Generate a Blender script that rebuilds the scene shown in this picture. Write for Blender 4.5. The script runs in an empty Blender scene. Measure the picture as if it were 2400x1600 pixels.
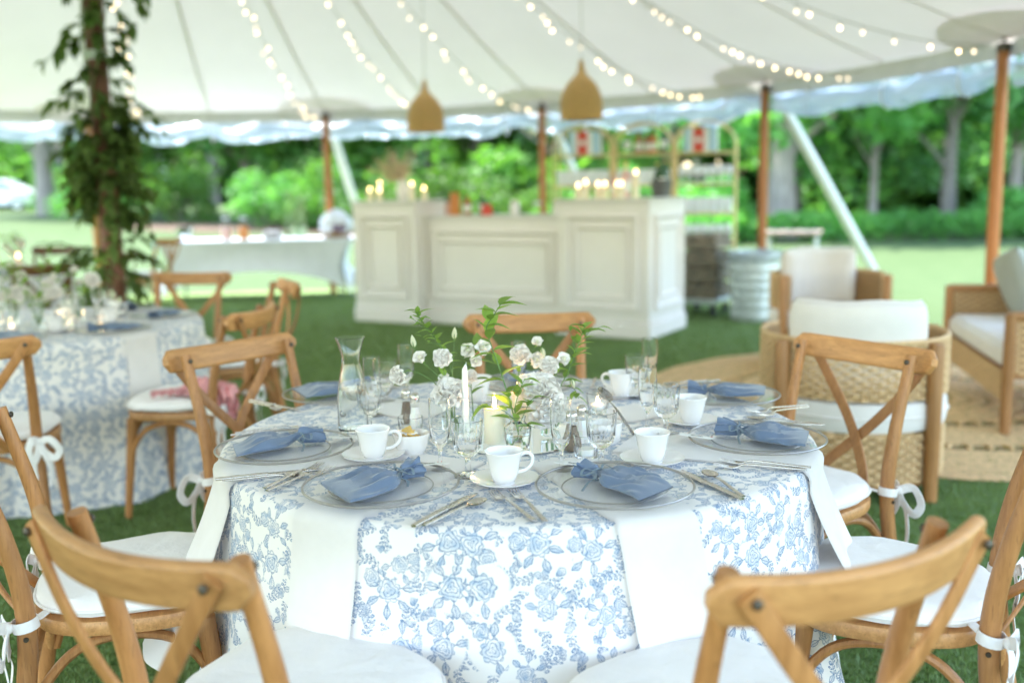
import bpy, bmesh, math, random
import numpy as np
from mathutils import Vector, Matrix, Euler
R_ = math.radians
PI = math.pi
random.seed(7)
S = bpy.context.scene
COL = S.collection

# ------------------------------------------------------------------ camera
cd = bpy.data.cameras.new('camera')
cam = bpy.data.objects.new('camera', cd); COL.objects.link(cam)
cd.sensor_width = 36.0; cd.lens = 35.0
cd.clip_start = 0.05; cd.clip_end = 600
PITCH, ROLL = R_(8.892), 0.018
fw = Vector((0, math.cos(PITCH), -math.sin(PITCH))); rt = Vector((1, 0, 0)); up = rt.cross(fw)
r2 = rt*math.cos(ROLL) - up*math.sin(ROLL); u2 = rt*math.sin(ROLL) + up*math.cos(ROLL)
M = Matrix((r2, u2, -fw)).transposed().to_4x4(); M.translation = (0, 0, 1.39)
cam.matrix_world = M
cd.dof.use_dof = True; cd.dof.focus_distance = 2.25; cd.dof.aperture_fstop = 1.5
S.camera = cam
S.render.resolution_x, S.render.resolution_y = 1024, 682

# ------------------------------------------------------------------ sky, sun, exposure
SUN_EL, SUN_AZ = R_(70), R_(-60)          # azimuth measured from +Y towards +X
w = bpy.data.worlds.new('World'); S.world = w; w.use_nodes = True
nt = w.node_tree; bg = nt.nodes['Background']
sk = nt.nodes.new('ShaderNodeTexSky'); sk.sky_type = 'NISHITA'; sk.sun_disc = False
sk.sun_elevation = SUN_EL; sk.sun_rotation = SUN_AZ; sk.air_density = 1.45; sk.dust_density = 1.3; sk.ozone_density = 0.4
nt.links.new(sk.outputs[0], bg.inputs[0]); bg.inputs[1].default_value = 0.15
sl = bpy.data.lights.new('sun', 'SUN'); sl.energy = 3.0; sl.angle = R_(0.53); sl.color = (1.0, 0.95, 0.925)
so = bpy.data.objects.new('sun', sl); COL.objects.link(so)
sd = Vector((math.sin(SUN_AZ)*math.cos(SUN_EL), math.cos(SUN_AZ)*math.cos(SUN_EL), math.sin(SUN_EL)))
so.rotation_euler = sd.to_track_quat('Z', 'Y').to_euler(); so.location = sd*60
S.view_settings.view_transform = 'Standard'; S.view_settings.look = 'None'
S.view_settings.exposure = 2.93; S.view_settings.gamma = 1.0
cy = S.cycles
cy.use_denoising = True
try: cy.denoiser = 'OPENIMAGEDENOISE'
except Exception: pass
cy.max_bounces = 16; cy.diffuse_bounces = 8; cy.glossy_bounces = 5; cy.transmission_bounces = 12; cy.transparent_max_bounces = 16
cy.caustics_reflective = False; cy.caustics_refractive = True; cy.blur_glossy = 0.05
cy.sample_clamp_indirect = 6.0; cy.sample_clamp_direct = 0

# ------------------------------------------------------------------ mesh helpers
class MB:
    def __init__(s): s.v = []; s.f = []; s.uv = None
    def add(s, vs, fs):
        b = len(s.v); s.v.extend([tuple(p) for p in vs]); s.f.extend([tuple(i+b for i in q) for q in fs]); return s
    def box(s, c, sz, ch=0.0, rz=0.0, rot=None):
        hx, hy, hz = sz[0]/2, sz[1]/2, sz[2]/2
        m = rot if rot is not None else Matrix.Rotation(rz, 3, 'Z')
        c = Vector(c)
        if ch <= 0:
            vs = [Vector((x, y, z)) for x in (-hx, hx) for y in (-hy, hy) for z in (-hz, hz)]
            fs = [(0,1,3,2),(4,6,7,5),(0,4,5,1),(2,3,7,6),(0,2,6,4),(1,5,7,3)]
            return s.add([c + m@p for p in vs], fs)
        bm = bmesh.new(); ch = min(ch, hx*.99, hy*.99, hz*.99)
        for x in (-1, 1):
            for y in (-1, 1):
                for z in (-1, 1):
                    bm.verts.new((x*hx, y*(hy-ch), z*(hz-ch))); bm.verts.new((x*(hx-ch), y*hy, z*(hz-ch))); bm.verts.new((x*(hx-ch), y*(hy-ch), z*hz))
        bmesh.ops.convex_hull(bm, input=list(bm.verts))
        bmesh.ops.dissolve_limit(bm, angle_limit=0.02, verts=list(bm.verts), edges=list(bm.edges))
        bm.verts.index_update()
        vs = [c + m@v.co for v in bm.verts]; fs = [[v.index for v in f.verts] for f in bm.faces]; bm.free()
        return s.add(vs, fs)
    def sweep(s, path, sec, upv=None, closed=False, caps=True, scale=None):
        """sweep a 2-D section (list of (a,b)) along a path; a runs along side, b along up"""
        P = [Vector(p) for p in path]; n = len(P); k = len(sec); rings = []
        T = []
        for i in range(n):
            if closed: d = P[(i+1) % n]-P[i-1]
            else: d = P[min(i+1, n-1)]-P[max(i-1, 0)]
            T.append(d.normalized())
        if upv is None:
            a = Vector((0, 0, 1)) if abs(T[0].z) < .9 else Vector((0, 1, 0))
            u = (a - T[0]*a.dot(T[0])).normalized(); U = [u]
            for i in range(1, n):
                q = T[i-1].rotation_difference(T[i]); u = q@U[-1]; u = (u-T[i]*u.dot(T[i])).normalized(); U.append(u)
        else:
            U = []
            for i in range(n):
                a = Vector(upv[i] if isinstance(upv, list) else upv); U.append((a-T[i]*a.dot(T[i])).normalized())
        b = len(s.v)
        for i in range(n):
            side = T[i].cross(U[i]); sc = 1 if scale is None else scale[i]
            sa, sb = sc if isinstance(sc, tuple) else (sc, sc)
            for (x, y) in sec: s.v.append(tuple(P[i] + side*x*sa + U[i]*y*sb))
        m = n if closed else n-1
        for i in range(m):
            for j in range(k):
                i2 = (i+1) % n; j2 = (j+1) % k
                s.f.append((b+i*k+j, b+i*k+j2, b+i2*k+j2, b+i2*k+j))
        if caps and not closed:
            s.f.append(tuple(b+j for j in range(k))[::-1]); s.f.append(tuple(b+(n-1)*k+j for j in range(k)))
        return s
    def tube(s, path, r, n=8, closed=False, caps=True):
        sec = [(math.cos(2*PI*j/n), math.sin(2*PI*j/n)) for j in range(n)]
        sc = [r]*len(path) if not isinstance(r, (list, tuple)) else list(r)
        return s.sweep(path, sec, None, closed, caps, sc)
    def lathe(s, prof, n=24, c=(0, 0, 0), closed=False, fr=None):
        """prof: (r,z) list; fr(i,ang)->radius factor"""
        b = len(s.v); k = len(prof); cx, cy_, cz = c
        for j in range(n):
            a = 2*PI*j/n
            for i, (r, z) in enumerate(prof):
                q = r*(fr(i, a) if fr else 1); s.v.append((cx+q*math.cos(a), cy_+q*math.sin(a), cz+z))
        for j in range(n):
            j2 = (j+1) % n
            for i in range(k if closed else k-1):
                i2 = (i+1) % k
                s.f.append((b+j*k+i, b+j2*k+i, b+j2*k+i2, b+j*k+i2))
        return s
    def grid(s, nu, nv, fn, wrap=False):
        b = len(s.v)
        for i in range(nu):
            for j in range(nv): s.v.append(tuple(fn(i/(nu if wrap else nu-1), j/(nv-1))))
        for i in range(nu if wrap else nu-1):
            i2 = (i+1) % nu
            for j in range(nv-1): s.f.append((b+i*nv+j, b+i2*nv+j, b+i2*nv+j+1, b+i*nv+j+1))
        return s
    def sphere(s, c, r, n=10, m=7):
        c = Vector(c); rr = r if isinstance(r, (tuple, list)) else (r, r, r)
        return s.grid(n, m, lambda u, v: (c.x+rr[0]*math.cos(2*PI*u)*math.sin(PI*max(v, .002)), c.y+rr[1]*math.sin(2*PI*u)*math.sin(PI*max(v, .002)), c.z-rr[2]*math.cos(PI*v)), wrap=True)
    def mesh(s, name, smooth=40):
        me = bpy.data.meshes.new(name); me.from_pydata(s.v, [], s.f); 
        bm = bmesh.new(); bm.from_mesh(me); bmesh.ops.remove_doubles(bm, verts=bm.verts, dist=1e-5)
        bmesh.ops.recalc_face_normals(bm, faces=bm.faces); bm.to_mesh(me); bm.free()
        if smooth:
            me.shade_smooth(); me.set_sharp_from_angle(angle=R_(smooth))
        return me
def obj(name, me, m=None, parent=None, loc=(0, 0, 0), rot=(0, 0, 0), sc=None):
    if isinstance(me, MB): me = me.mesh(name)
    o = bpy.data.objects.new(name, me); COL.objects.link(o)
    if m is not None and not me.materials: me.materials.append(m)
    if parent is not None: o.parent = parent
    o.location = loc; o.rotation_euler = rot
    if sc is not None: o.scale = (sc, sc, sc) if not isinstance(sc, (tuple, list)) else sc
    return o
def tag(o, label, cat, group=None):
    o['label'] = label; o['category'] = cat
    if group: o['group'] = group
    return o
def thing(name, label, cat, loc=(0, 0, 0), rz=0.0, group=None, rot=None):
    o = bpy.data.objects.new(name, None); COL.objects.link(o); o.empty_display_size = .1
    o.location = loc; o.rotation_euler = rot if rot else (0, 0, rz)
    return tag(o, label, cat, group)
def smoothstep(a, b, x):
    t = max(0., min(1., (x-a)/(b-a))); return t*t*(3-2*t)
def bez(p0, p1, p2, p3, n=12):
    out = []
    for i in range(n+1):
        t = i/n; out.append(Vector(p0)*(1-t)**3 + Vector(p1)*3*t*(1-t)**2 + Vector(p2)*3*t*t*(1-t) + Vector(p3)*t**3)
    return out
def catmull(pts, n=8):
    P = [Vector(p) for p in pts]; P = [P[0]*2-P[1]] + P + [P[-1]*2-P[-2]]; out = []
    for i in range(1, len(P)-2):
        for k in range(n):
            t = k/n; a, b, c, d = P[i-1], P[i], P[i+1], P[i+2]
            out.append(.5*((2*b) + (c-a)*t + (2*a-5*b+4*c-d)*t*t + (3*b-a-3*c+d)*t**3))
    out.append(P[-2]); return out
def rrect(wd, ht, r=.35, n=3):
    """rounded-rectangle section"""
    q = min(wd, ht)/2*r*2 if r <= .5 else min(wd, ht)/2
    pts = []
    for (sx, sy, a0) in ((1, 1, 0), (-1, 1, PI/2), (-1, -1, PI), (1, -1, 1.5*PI)):
        for k in range(n+1):
            a = a0+PI/2*k/n; pts.append((sx*(wd/2-q)+q*math.cos(a), sy*(ht/2-q)+q*math.sin(a)))
    return pts

# ------------------------------------------------------------------ material helpers
class NT:
    def __init__(s, name):
        s.m = bpy.data.materials.new(name); s.m.use_nodes = True; s.t = s.m.node_tree; s.t.nodes.clear()
        s.out = s.n('ShaderNodeOutputMaterial')
    def n(s, t, **kw):
        x = s.t.nodes.new(t)
        for k, v in kw.items(): setattr(x, k, v)
        return x
    def L(s, a, b): s.t.links.new(a, b)
    def put(s, sock, v):
        if isinstance(v, bpy.types.NodeSocket): s.L(v, sock)
        else: sock.default_value = v
    def ma(s, op, a, b=None, c=None, clamp=False):
        x = s.n('ShaderNodeMath', operation=op, use_clamp=clamp); s.put(x.inputs[0], a)
        if b is not None: s.put(x.inputs[1], b)
        if c is not None: s.put(x.inputs[2], c)
        return x.outputs[0]
    def vm(s, op, a, b=None, sc=None):
        x = s.n('ShaderNodeVectorMath', operation=op); s.put(x.inputs[0], a)
        if b is not None: s.put(x.inputs[1], b)
        if sc is not None: s.put(x.inputs[3], sc)
        return x.outputs[1] if op in ('LENGTH', 'DOT_PRODUCT', 'DISTANCE') else x.outputs[0]
    def noise(s, vec, scale, detail=3, rough=.55, dim='3D'):
        x = s.n('ShaderNodeTexNoise', noise_dimensions=dim); s.put(x.inputs['Vector'], vec) if vec is not None else None
        x.inputs['Scale'].default_value = scale; x.inputs['Detail'].default_value = detail; x.inputs['Roughness'].default_value = rough
        return x
    def mix(s, f, a, b, mode='MIX'):
        x = s.n('ShaderNodeMix', data_type='RGBA', blend_type=mode); s.put(x.inputs[0], f); s.put(x.inputs[6], a); s.put(x.inputs[7], b); return x.outputs[2]
    def ramp(s, f, stops):
        x = s.n('ShaderNodeValToRGB'); s.put(x.inputs[0], f); e = x.color_ramp.elements
        while len(e) > 1: e.remove(e[-1])
        e[0].position = stops[0][0]; e[0].color = (*stops[0][1], 1)
        for p, c in stops[1:]:
            q = e.new(p); q.color = (*c, 1)
        return x.outputs[0]
    def co(s, which='Object'): return s.n('ShaderNodeTexCoord').outputs[which]
    def rnd(s): return s.n('ShaderNodeObjectInfo').outputs['Random']
    def bsdf(s, **kw):
        b = s.n('ShaderNodeBsdfPrincipled')
        for k, v in kw.items(): s.put(b.inputs[k.replace('_', ' ')], v)
        return b
    def bump(s, h, strength=.3, dist=.002):
        x = s.n('ShaderNodeBump'); s.put(x.inputs['Height'], h); x.inputs['Strength'].default_value = strength; x.inputs['Distance'].default_value = dist; return x.outputs[0]
    def done(s, sh): s.L(sh, s.out.inputs[0]); return s.m
def c4(c): return (c[0], c[1], c[2], 1)

def m_plain(name, col, rough=.6, metal=0., var=.06, scale=30, bump=0., spec=.5, coat=0., sheen=0.):
    t = NT(name); co = t.co(); nz = t.noise(co, scale, 4)
    d = tuple(max(0, x*(1-var)) for x in col); l = tuple(min(1, x*(1+var)) for x in col)
    base = t.ramp(nz.outputs[0], [(.3, d), (.7, l)])
    b = t.bsdf(Base_Color=base, Metallic=metal, Coat_Weight=coat, Sheen_Weight=sheen)
    b.inputs['Specular IOR Level'].default_value = spec
    t.put(b.inputs['Roughness'], t.ma('MULTIPLY_ADD', nz.outputs[0], .15, rough-.07))
    if bump: t.L(t.bump(nz.outputs[0], bump, .002), b.inputs['Normal'])
    return t.done(b.outputs[0])
def m_glass(name, col=(1, 1, 1), rough=0.0, ior=1.45):
    t = NT(name); g = t.n('ShaderNodeBsdfGlass'); g.inputs[0].default_value = c4(col); g.inputs['Roughness'].default_value = rough; g.inputs['IOR'].default_value = ior
    return t.done(g.outputs[0])
def m_thin(name, col=(1, 1, 1), f=.12, rough=.03):
    """thin clear sheet: see-through with a real fresnel gloss"""
    t = NT(name); tr = t.n('ShaderNodeBsdfTransparent'); tr.inputs[0].default_value = c4(col)
    gl = t.n('ShaderNodeBsdfGlossy'); gl.inputs['Roughness'].default_value = rough; gl.inputs[0].default_value = (1, 1, 1, 1)
    lw = t.n('ShaderNodeLayerWeight'); lw.inputs[0].default_value = .5
    mx = t.n('ShaderNodeMixShader'); t.put(mx.inputs[0], t.ma('MULTIPLY_ADD', t.ma('POWER', lw.outputs['Facing'], 6.), .5, f, clamp=True)); t.L(tr.outputs[0], mx.inputs[1]); t.L(gl.outputs[0], mx.inputs[2])
    return t.done(mx.outputs[0])
def m_emit(name, col, st):
    t = NT(name); e = t.n('ShaderNodeEmission'); e.inputs[0].default_value = c4(col); e.inputs[1].default_value = st
    return t.done(e.outputs[0])
def m_wood(name, dark, light, axis='z', rough=.42, worn=.35):
    t = NT(name); co = t.co(); rn = t.rnd()
    st = {'x': (4, 40, 40), 'y': (40, 4, 40), 'z': (40, 40, 4)}[axis]
    v = t.vm('MULTIPLY', co, st); off = t.n('ShaderNodeCombineXYZ'); t.put(off.inputs[0], t.ma('MULTIPLY', rn, 37.)); v2 = t.vm('ADD', v, off.outputs[0])
    nz = t.noise(v2, 1.6, 6, .65); n2 = t.noise(co, 9, 3)
    g = t.ma('ADD', t.ma('MULTIPLY', nz.outputs[0], .75), t.ma('MULTIPLY', n2.outputs[0], .25))
    base = t.ramp(g, [(.30, dark), (.50, tuple((a+b)/2 for a, b in zip(dark, light))), (.68, light)])
    fleck = t.ramp(t.noise(v2, 5.0, 2).outputs[0], [(.30, (.45, .45, .45)), (.40, (1, 1, 1))])
    base = t.mix(.5, base, t.mix(1, base, fleck, 'MULTIPLY'))
    wn = t.ramp(t.noise(co, 6, 5, .7).outputs[0], [(.62, (0, 0, 0)), (.74, (1, 1, 1))])
    base = t.mix(t.ma('MULTIPLY', wn, worn), base, c4(tuple(min(1, x*1.55+.03) for x in light)))
    hv = t.n('ShaderNodeHueSaturation'); t.put(hv.inputs['Value'], t.ma('MULTIPLY_ADD', rn, .34, .80)); t.put(hv.inputs['Color'], base)
    b = t.bsdf(Base_Color=hv.outputs[0]); t.put(b.inputs['Roughness'], t.ma('MULTIPLY_ADD', nz.outputs[0], .25, rough-.1))
    t.L(t.bump(g, .25, .001), b.inputs['Normal'])
    return t.done(b.outputs[0])
def m_fabric(name, col, rough=.85, sheen=.25, weave=900, trans=0.0, crease=.35, var=.05, cs=7):
    t = NT(name); co = t.co()
    big = t.noise(co, cs, 4, .6); fine = t.noise(t.vm('MULTIPLY', co, (1, 1, 1)), weave, 1)
    base = t.ramp(big.outputs[0], [(.3, tuple(x*(1-var) for x in col)), (.7, tuple(min(1, x*(1+var)) for x in col))])
    b = t.bsdf(Base_Color=base, Roughness=rough, Sheen_Weight=sheen)
    b.inputs['Specular IOR Level'].default_value = .25
    n1 = t.bump(big.outputs[0], crease, .012)
    bb = t.n('ShaderNodeBump'); t.put(bb.inputs['Height'], fine.outputs[0]); bb.inputs['Strength'].default_value = .15; bb.inputs['Distance'].default_value = .0006; t.L(n1, bb.inputs['Normal'])
    t.L(bb.outputs[0], b.inputs['Normal'])
    if trans > 0:
        tl = t.n('ShaderNodeBsdfTranslucent'); tl.inputs[0].default_value = c4(col); mx = t.n('ShaderNodeMixShader'); mx.inputs[0].default_value = trans
        t.L(b.outputs[0], mx.inputs[1]); t.L(tl.outputs[0], mx.inputs[2]); return t.done(mx.outputs[0])
    return t.done(b.outputs[0])
def m_leaf(name, dark, light, trans=.4, scale=1.2, rough=.5):
    t = NT(name); co = t.co(); nz = t.noise(co, scale, 3); n2 = t.noise(co, scale*14, 1)
    f = t.ma('ADD', t.ma('MULTIPLY', nz.outputs[0], .6), t.ma('MULTIPLY', n2.outputs[0], .4))
    base = t.ramp(f, [(.32, dark), (.66, light)])
    hv = t.n('ShaderNodeHueSaturation'); t.put(hv.inputs['Value'], t.ma('MULTIPLY_ADD', t.rnd(), .5, .75)); t.put(hv.inputs['Color'], base)
    b = t.bsdf(Base_Color=hv.outputs[0], Roughness=rough); b.inputs['Specular IOR Level'].default_value = .35
    tl = t.n('ShaderNodeBsdfTranslucent'); t.put(tl.inputs[0], t.mix(1., hv.outputs[0], (1.25, 1.35, .6, 1), 'MULTIPLY'))
    mx = t.n('ShaderNodeMixShader'); mx.inputs[0].default_value = trans; t.L(b.outputs[0], mx.inputs[1]); t.L(tl.outputs[0], mx.inputs[2])
    return t.done(mx.outputs[0])

def m_toile():
    """white cotton with a blue line-drawn rose print"""
    t = NT('toile_print'); uv = t.vm('SCALE', t.n('ShaderNodeUVMap').outputs[0], sc=1.06)
    wob = t.noise(uv, 45, 2); wv = t.vm('SCALE', t.vm('SUBTRACT', wob.outputs['Color'], (.5, .5, .5)), sc=.0095); wb2 = t.noise(uv, 120, 2); P = t.vm('ADD', t.vm('ADD', uv, wv), t.vm('SCALE', t.vm('SUBTRACT', wb2.outputs['Color'], (.5, .5, .5)), sc=.0042))
    hand = t.noise(uv, 380, 2).outputs[0]; tone = t.noise(uv, 55, 2).outputs[0]
    def cells(scale, rnd, off):
        v = t.n('ShaderNodeTexVoronoi', voronoi_dimensions='2D', feature='F1'); v.inputs['Scale'].default_value = scale; v.inputs['Randomness'].default_value = rnd
        q = t.vm('ADD', P, off); t.L(q, v.inputs['Vector'])
        loc = t.vm('SUBTRACT', q, v.outputs['Position'])
        sp = t.n('ShaderNodeSeparateColor'); t.L(v.outputs['Color'], sp.inputs[0])
        ro = t.n('ShaderNodeVectorRotate', rotation_type='Z_AXIS'); t.L(loc, ro.inputs['Vector']); t.put(ro.inputs['Angle'], t.ma('MULTIPLY', sp.outputs[0], 6.283))
        xy = t.n('ShaderNodeSeparateXYZ'); t.L(ro.outputs[0], xy.inputs[0])
        return xy.outputs[0], xy.outputs[1], sp.outputs[1], sp.outputs[2]
    def lt(a, b, soft): # 1 where a<b
        return t.ma('MULTIPLY_ADD', t.ma('SUBTRACT', b, a), 1/soft, .5, clamp=True)
    AND = lambda a, b: t.ma('MULTIPLY', a, b)
    OR = lambda a, b: t.ma('MAXIMUM', a, b)
    ab = lambda a: t.ma('ABSOLUTE', a)
    def rose(x, y, rad, g, npet):
        r = t.ma('SQRT', t.ma('ADD', AND(x, x), AND(y, y))); a = t.ma('ARCTAN2', y, x)
        lob = t.ma('MULTIPLY_ADD', ab(t.ma('SINE', t.ma('MULTIPLY', a, npet/2))), rad*.22, rad*.80)
        inside = lt(r, lob, .0016)
        ph = t.ma('ADD', t.ma('MULTIPLY', r, 5.2*PI/rad*.62), t.ma('ADD', t.ma('MULTIPLY', t.ma('SINE', t.ma('MULTIPLY_ADD', a, 3.0, t.ma('MULTIPLY', r, 2.1/rad))), 1.15), t.ma('MULTIPLY', g, 6.)))
        lines = lt(ab(t.ma('SINE', ph)), .34, .5)
        hat = lt(ab(t.ma('SINE', t.ma('MULTIPLY', a, 17.))), .25, .4)
        ring = lt(ab(t.ma('SUBTRACT', r, lob)), .0011, .0012)
        ink = OR(t.ma('MULTIPLY', ring, .7), AND(inside, OR(lines, t.ma('MULTIPLY', AND(hat, lt(r, rad*.72, rad*.5)), .55))))
        return ink, inside, r, a
    def leafsh(lx, ly, L, W):
        e = t.ma('SUBTRACT', 1., t.ma('POWER', ab(t.ma('DIVIDE', lx, L)), 1.7)); wv = t.ma('MULTIPLY', e, W); al = ab(ly)
        ins = AND(lt(al, wv, .001), lt(ab(lx), L, .001))
        vein = lt(ab(t.ma('SINE', t.ma('MULTIPLY_ADD', lx, 820., t.ma('MULTIPLY', al, 620.)))), .35, .4)
        out = AND(lt(ab(t.ma('SUBTRACT', al, wv)), .0009, .0011), lt(ab(lx), L, .001))
        return OR(out, AND(ins, OR(t.ma('MULTIPLY', vein, .75), lt(al, .0007, .0009)))), ins
    # big roses with a ring of leaves
    x, y, g1, g2 = cells(1/.110, .70, (0, 0, 0))
    kk = t.ma('DIVIDE', 1., t.ma('MULTIPLY_ADD', g1, .42, .80)); x = t.ma('MULTIPLY', x, kk); y = t.ma('MULTIPLY', y, kk)
    i1, in1, r, a = rose(x, y, .0235, g1, 9)
    sec = t.ma('MULTIPLY', a, 7/(2*PI)); fl = t.ma('FLOOR', t.ma('ADD', sec, .5)); ta = t.ma('MULTIPLY', t.ma('SUBTRACT', sec, fl), 2*PI/7)
    wn = t.n('ShaderNodeTexWhiteNoise', noise_dimensions='2D'); cb = t.n('ShaderNodeCombineXYZ'); t.put(cb.inputs[0], fl); t.put(cb.inputs[1], g2); t.L(cb.outputs[0], wn.inputs['Vector'])
    ext = t.ma('MULTIPLY_ADD', wn.outputs[0], .013, .032)
    rx = AND(r, t.ma('COSINE', ta)); ry = AND(r, t.ma('SINE', ta))
    l1, lin = leafsh(t.ma('SUBTRACT', rx, ext), ry, .0145, .0072)
    st = AND(lt(ab(ry), .0008, .001), AND(lt(rx, ext, .001), lt(.022, rx, .001)))
    pres = lt(.28, wn.outputs[0], .01)
    lv = AND(OR(l1, st), pres); lin = AND(lin, pres)
    near = lt(r, .047, .006)
    # second bloom beside the big one
    i1b, in1b, rb, _ = rose(t.ma('SUBTRACT', x, .040), t.ma('SUBTRACT', y, -.010), .017, g2, 7)
    big = OR(OR(i1, AND(i1b, t.ma('SUBTRACT', 1., in1))), AND(lv, t.ma('SUBTRACT', 1., OR(in1, in1b))))
    fillb = OR(OR(in1, in1b), lin)
    # sprigs and buds between
    def sprig(off, sc):
        x, y, g1, g2 = cells(sc, .85, off)
        y0 = t.ma('MULTIPLY', t.ma('SINE', t.ma('MULTIPLY_ADD', x, 110., t.ma('MULTIPLY', g1, 6.))), .006); yy = t.ma('SUBTRACT', y, y0); al = ab(yy)
        L = t.ma('MULTIPLY_ADD', g1, .012, .022)
        inx = lt(ab(x), L, .001); stem = AND(lt(al, .00075, .001), inx)
        xm = t.ma('SUBTRACT', t.ma('FLOORED_MODULO', t.ma('SUBTRACT', x, t.ma('MULTIPLY', al, .6)), .0105), .00525)
        d = t.ma('SQRT', t.ma('ADD', t.ma('POWER', t.ma('DIVIDE', xm, .0034), 2.), t.ma('POWER', t.ma('DIVIDE', t.ma('SUBTRACT', al, .0062), .0046), 2.)))
        lf = AND(lt(ab(t.ma('SUBTRACT', d, .78)), .26, .3), inx); lfin = AND(lt(d, 1., .1), inx)
        bx = t.ma('SUBTRACT', x, L); bi, bin_, _, _ = rose(bx, yy, .0095, g2, 5)
        return OR(OR(stem, AND(lf, t.ma('SUBTRACT', 1., bin_))), bi), OR(lfin, bin_)
    s1, f1 = sprig((.37, .11, 0), 1/.058); s2, f2 = sprig((.83, .57, 0), 1/.076)
    free = t.ma('SUBTRACT', 1., OR(near, OR(in1b, lin)))
    s2 = AND(s2, t.ma('SUBTRACT', 1., f1))
    ink = OR(big, AND(OR(s1, s2), free)); fill = OR(fillb, AND(OR(f1, f2), free))
    ink = AND(AND(ink, t.ma('MULTIPLY_ADD', hand, 1.3, .30, clamp=True)), t.ma('MULTIPLY_ADD', t.noise(uv, 13, 2).outputs[0], 1.6, .26, clamp=True))
    sh = AND(fill, t.ma('MULTIPLY', t.ma('SUBTRACT', tone, .38, clamp=True), 2.8, clamp=True))
    base = t.mix(t.ma('MULTIPLY', sh, .75), (.85, .815, .80, 1), (.22, .375, .59, 1))
    base = t.mix(t.ma('MULTIPLY', ink, .92), base, (.032, .120, .30, 1))
    b = t.bsdf(Base_Color=base, Roughness=.88, Sheen_Weight=.15); b.inputs['Specular IOR Level'].default_value = .2
    co = t.co(); n1 = t.noise(co, 9, 4, .6)
    t.L(t.bump(n1.outputs[0], .25, .012), b.inputs['Normal'])
    return t.done(b.outputs[0])

def m_turf(name, dark, light, scale=260):
    t = NT(name); co = t.co(); a = t.noise(co, scale, 2); b_ = t.noise(co, 2.2, 4)
    f = t.ma('ADD', t.ma('MULTIPLY', a.outputs[0], .65), t.ma('MULTIPLY', b_.outputs[0], .35))
    base = t.ramp(f, [(.36, dark), (.62, light)])
    b = t.bsdf(Base_Color=base, Roughness=.9); b.inputs['Specular IOR Level'].default_value = .15
    t.L(t.bump(a.outputs[0], .7, .008), b.inputs['Normal']); return t.done(b.outputs[0])

def m_canopy():
    t = NT('sailcloth'); co = t.co(); nz = t.noise(co, 1.3, 4); 
    base = t.ramp(nz.outputs[0], [(.3, (.80, .765, .765)), (.7, (.84, .805, .805))])
    d = t.n('ShaderNodeBsdfDiffuse'); t.L(base, d.inputs[0]); tl = t.n('ShaderNodeBsdfTranslucent'); t.L(base, tl.inputs[0])
    mx = t.n('ShaderNodeMixShader'); mx.inputs[0].default_value = .053; t.L(d.outputs[0], mx.inputs[1]); t.L(tl.outputs[0], mx.inputs[2])
    t.L(t.bump(nz.outputs[0], .2, .03), d.inputs['Normal'])
    return t.done(mx.outputs[0])
def m_wax(name, col, em=0.0):
    t = NT(name); b = t.bsdf(Base_Color=c4(col), Roughness=.45); b.inputs['Subsurface Weight'].default_value = .25; b.inputs['Subsurface Radius'].default_value = (.012, .006, .003); b.inputs['Subsurface Scale'].default_value = .8
    return t.done(b.outputs[0])
def m_petal(name, col, trans=.35):
    t = NT(name); co = t.co(); nz = t.noise(co, 140, 3); base = t.ramp(nz.outputs[0], [(.3, tuple(x*.95 for x in col)), (.7, col)])
    b = t.bsdf(Base_Color=base, Roughness=.6, Sheen_Weight=.2); tl = t.n('ShaderNodeBsdfTranslucent'); t.L(base, tl.inputs[0]); mx = t.n('ShaderNodeMixShader'); mx.inputs[0].default_value = trans
    t.L(b.outputs[0], mx.inputs[1]); t.L(tl.outputs[0], mx.inputs[2]); return t.done(mx.outputs[0])
def m_bark(name, dark, light):
    t = NT(name); co = t.co(); v = t.vm('MULTIPLY', co, (6, 6, 1.2)); nz = t.noise(v, 2.5, 6, .7); base = t.ramp(nz.outputs[0], [(.35, dark), (.65, light)])
    b = t.bsdf(Base_Color=base, Roughness=.9); t.L(t.bump(nz.outputs[0], .8, .03), b.inputs['Normal']); return t.done(b.outputs[0])

MT = {}
MT['toile'] = m_toile()
MT['woodz'] = m_wood('honey_oak_upright', (.32, .132, .040), (.55, .258, .092), 'z')
MT['woodx'] = m_wood('honey_oak_rail', (.37, .165, .056), (.63, .325, .125), 'x', worn=.55)
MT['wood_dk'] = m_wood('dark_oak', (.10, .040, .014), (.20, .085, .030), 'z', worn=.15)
MT['teak'] = m_wood('teak', (.30, .135, .045), (.46, .225, .08), 'z', worn=.1)
MT['pole'] = m_wood('orange_stained_pole', (.36, .115, .028), (.50, .185, .05), 'z', rough=.35, worn=.05)
MT['cpole'] = m_wood('centre_pole', (.13, .045, .024), (.24, .088, .046), 'z', rough=.5, worn=.05)
MT['bolt'] = m_plain('bolt_steel', (.10, .085, .07), .4, .8)
MT['cushion'] = m_fabric('white_cotton', (.84, .80, .79), weave=700, crease=.8, cs=11, var=.035)
MT['napkin'] = m_fabric('white_napkin', (.85, .815, .805), weave=900, crease=.3, trans=.1)
MT['linen'] = m_fabric('cream_linen', (.70, .64, .58), weave=420, crease=.3, cs=5)
MT['linen_w'] = m_fabric('pale_linen', (.76, .715, .69), weave=420, crease=.25, cs=5)
MT['sage'] = m_fabric('sage_linen', (.36, .38, .33), weave=420, crease=.3)
MT['pink'] = m_fabric('pink_gauze', (.70, .33, .34), weave=300, crease=.8, cs=25, var=.2)
MT['whitecloth'] = m_fabric('white_stretch_cloth', (.74, .76, .83), weave=500, crease=.1)
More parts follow.
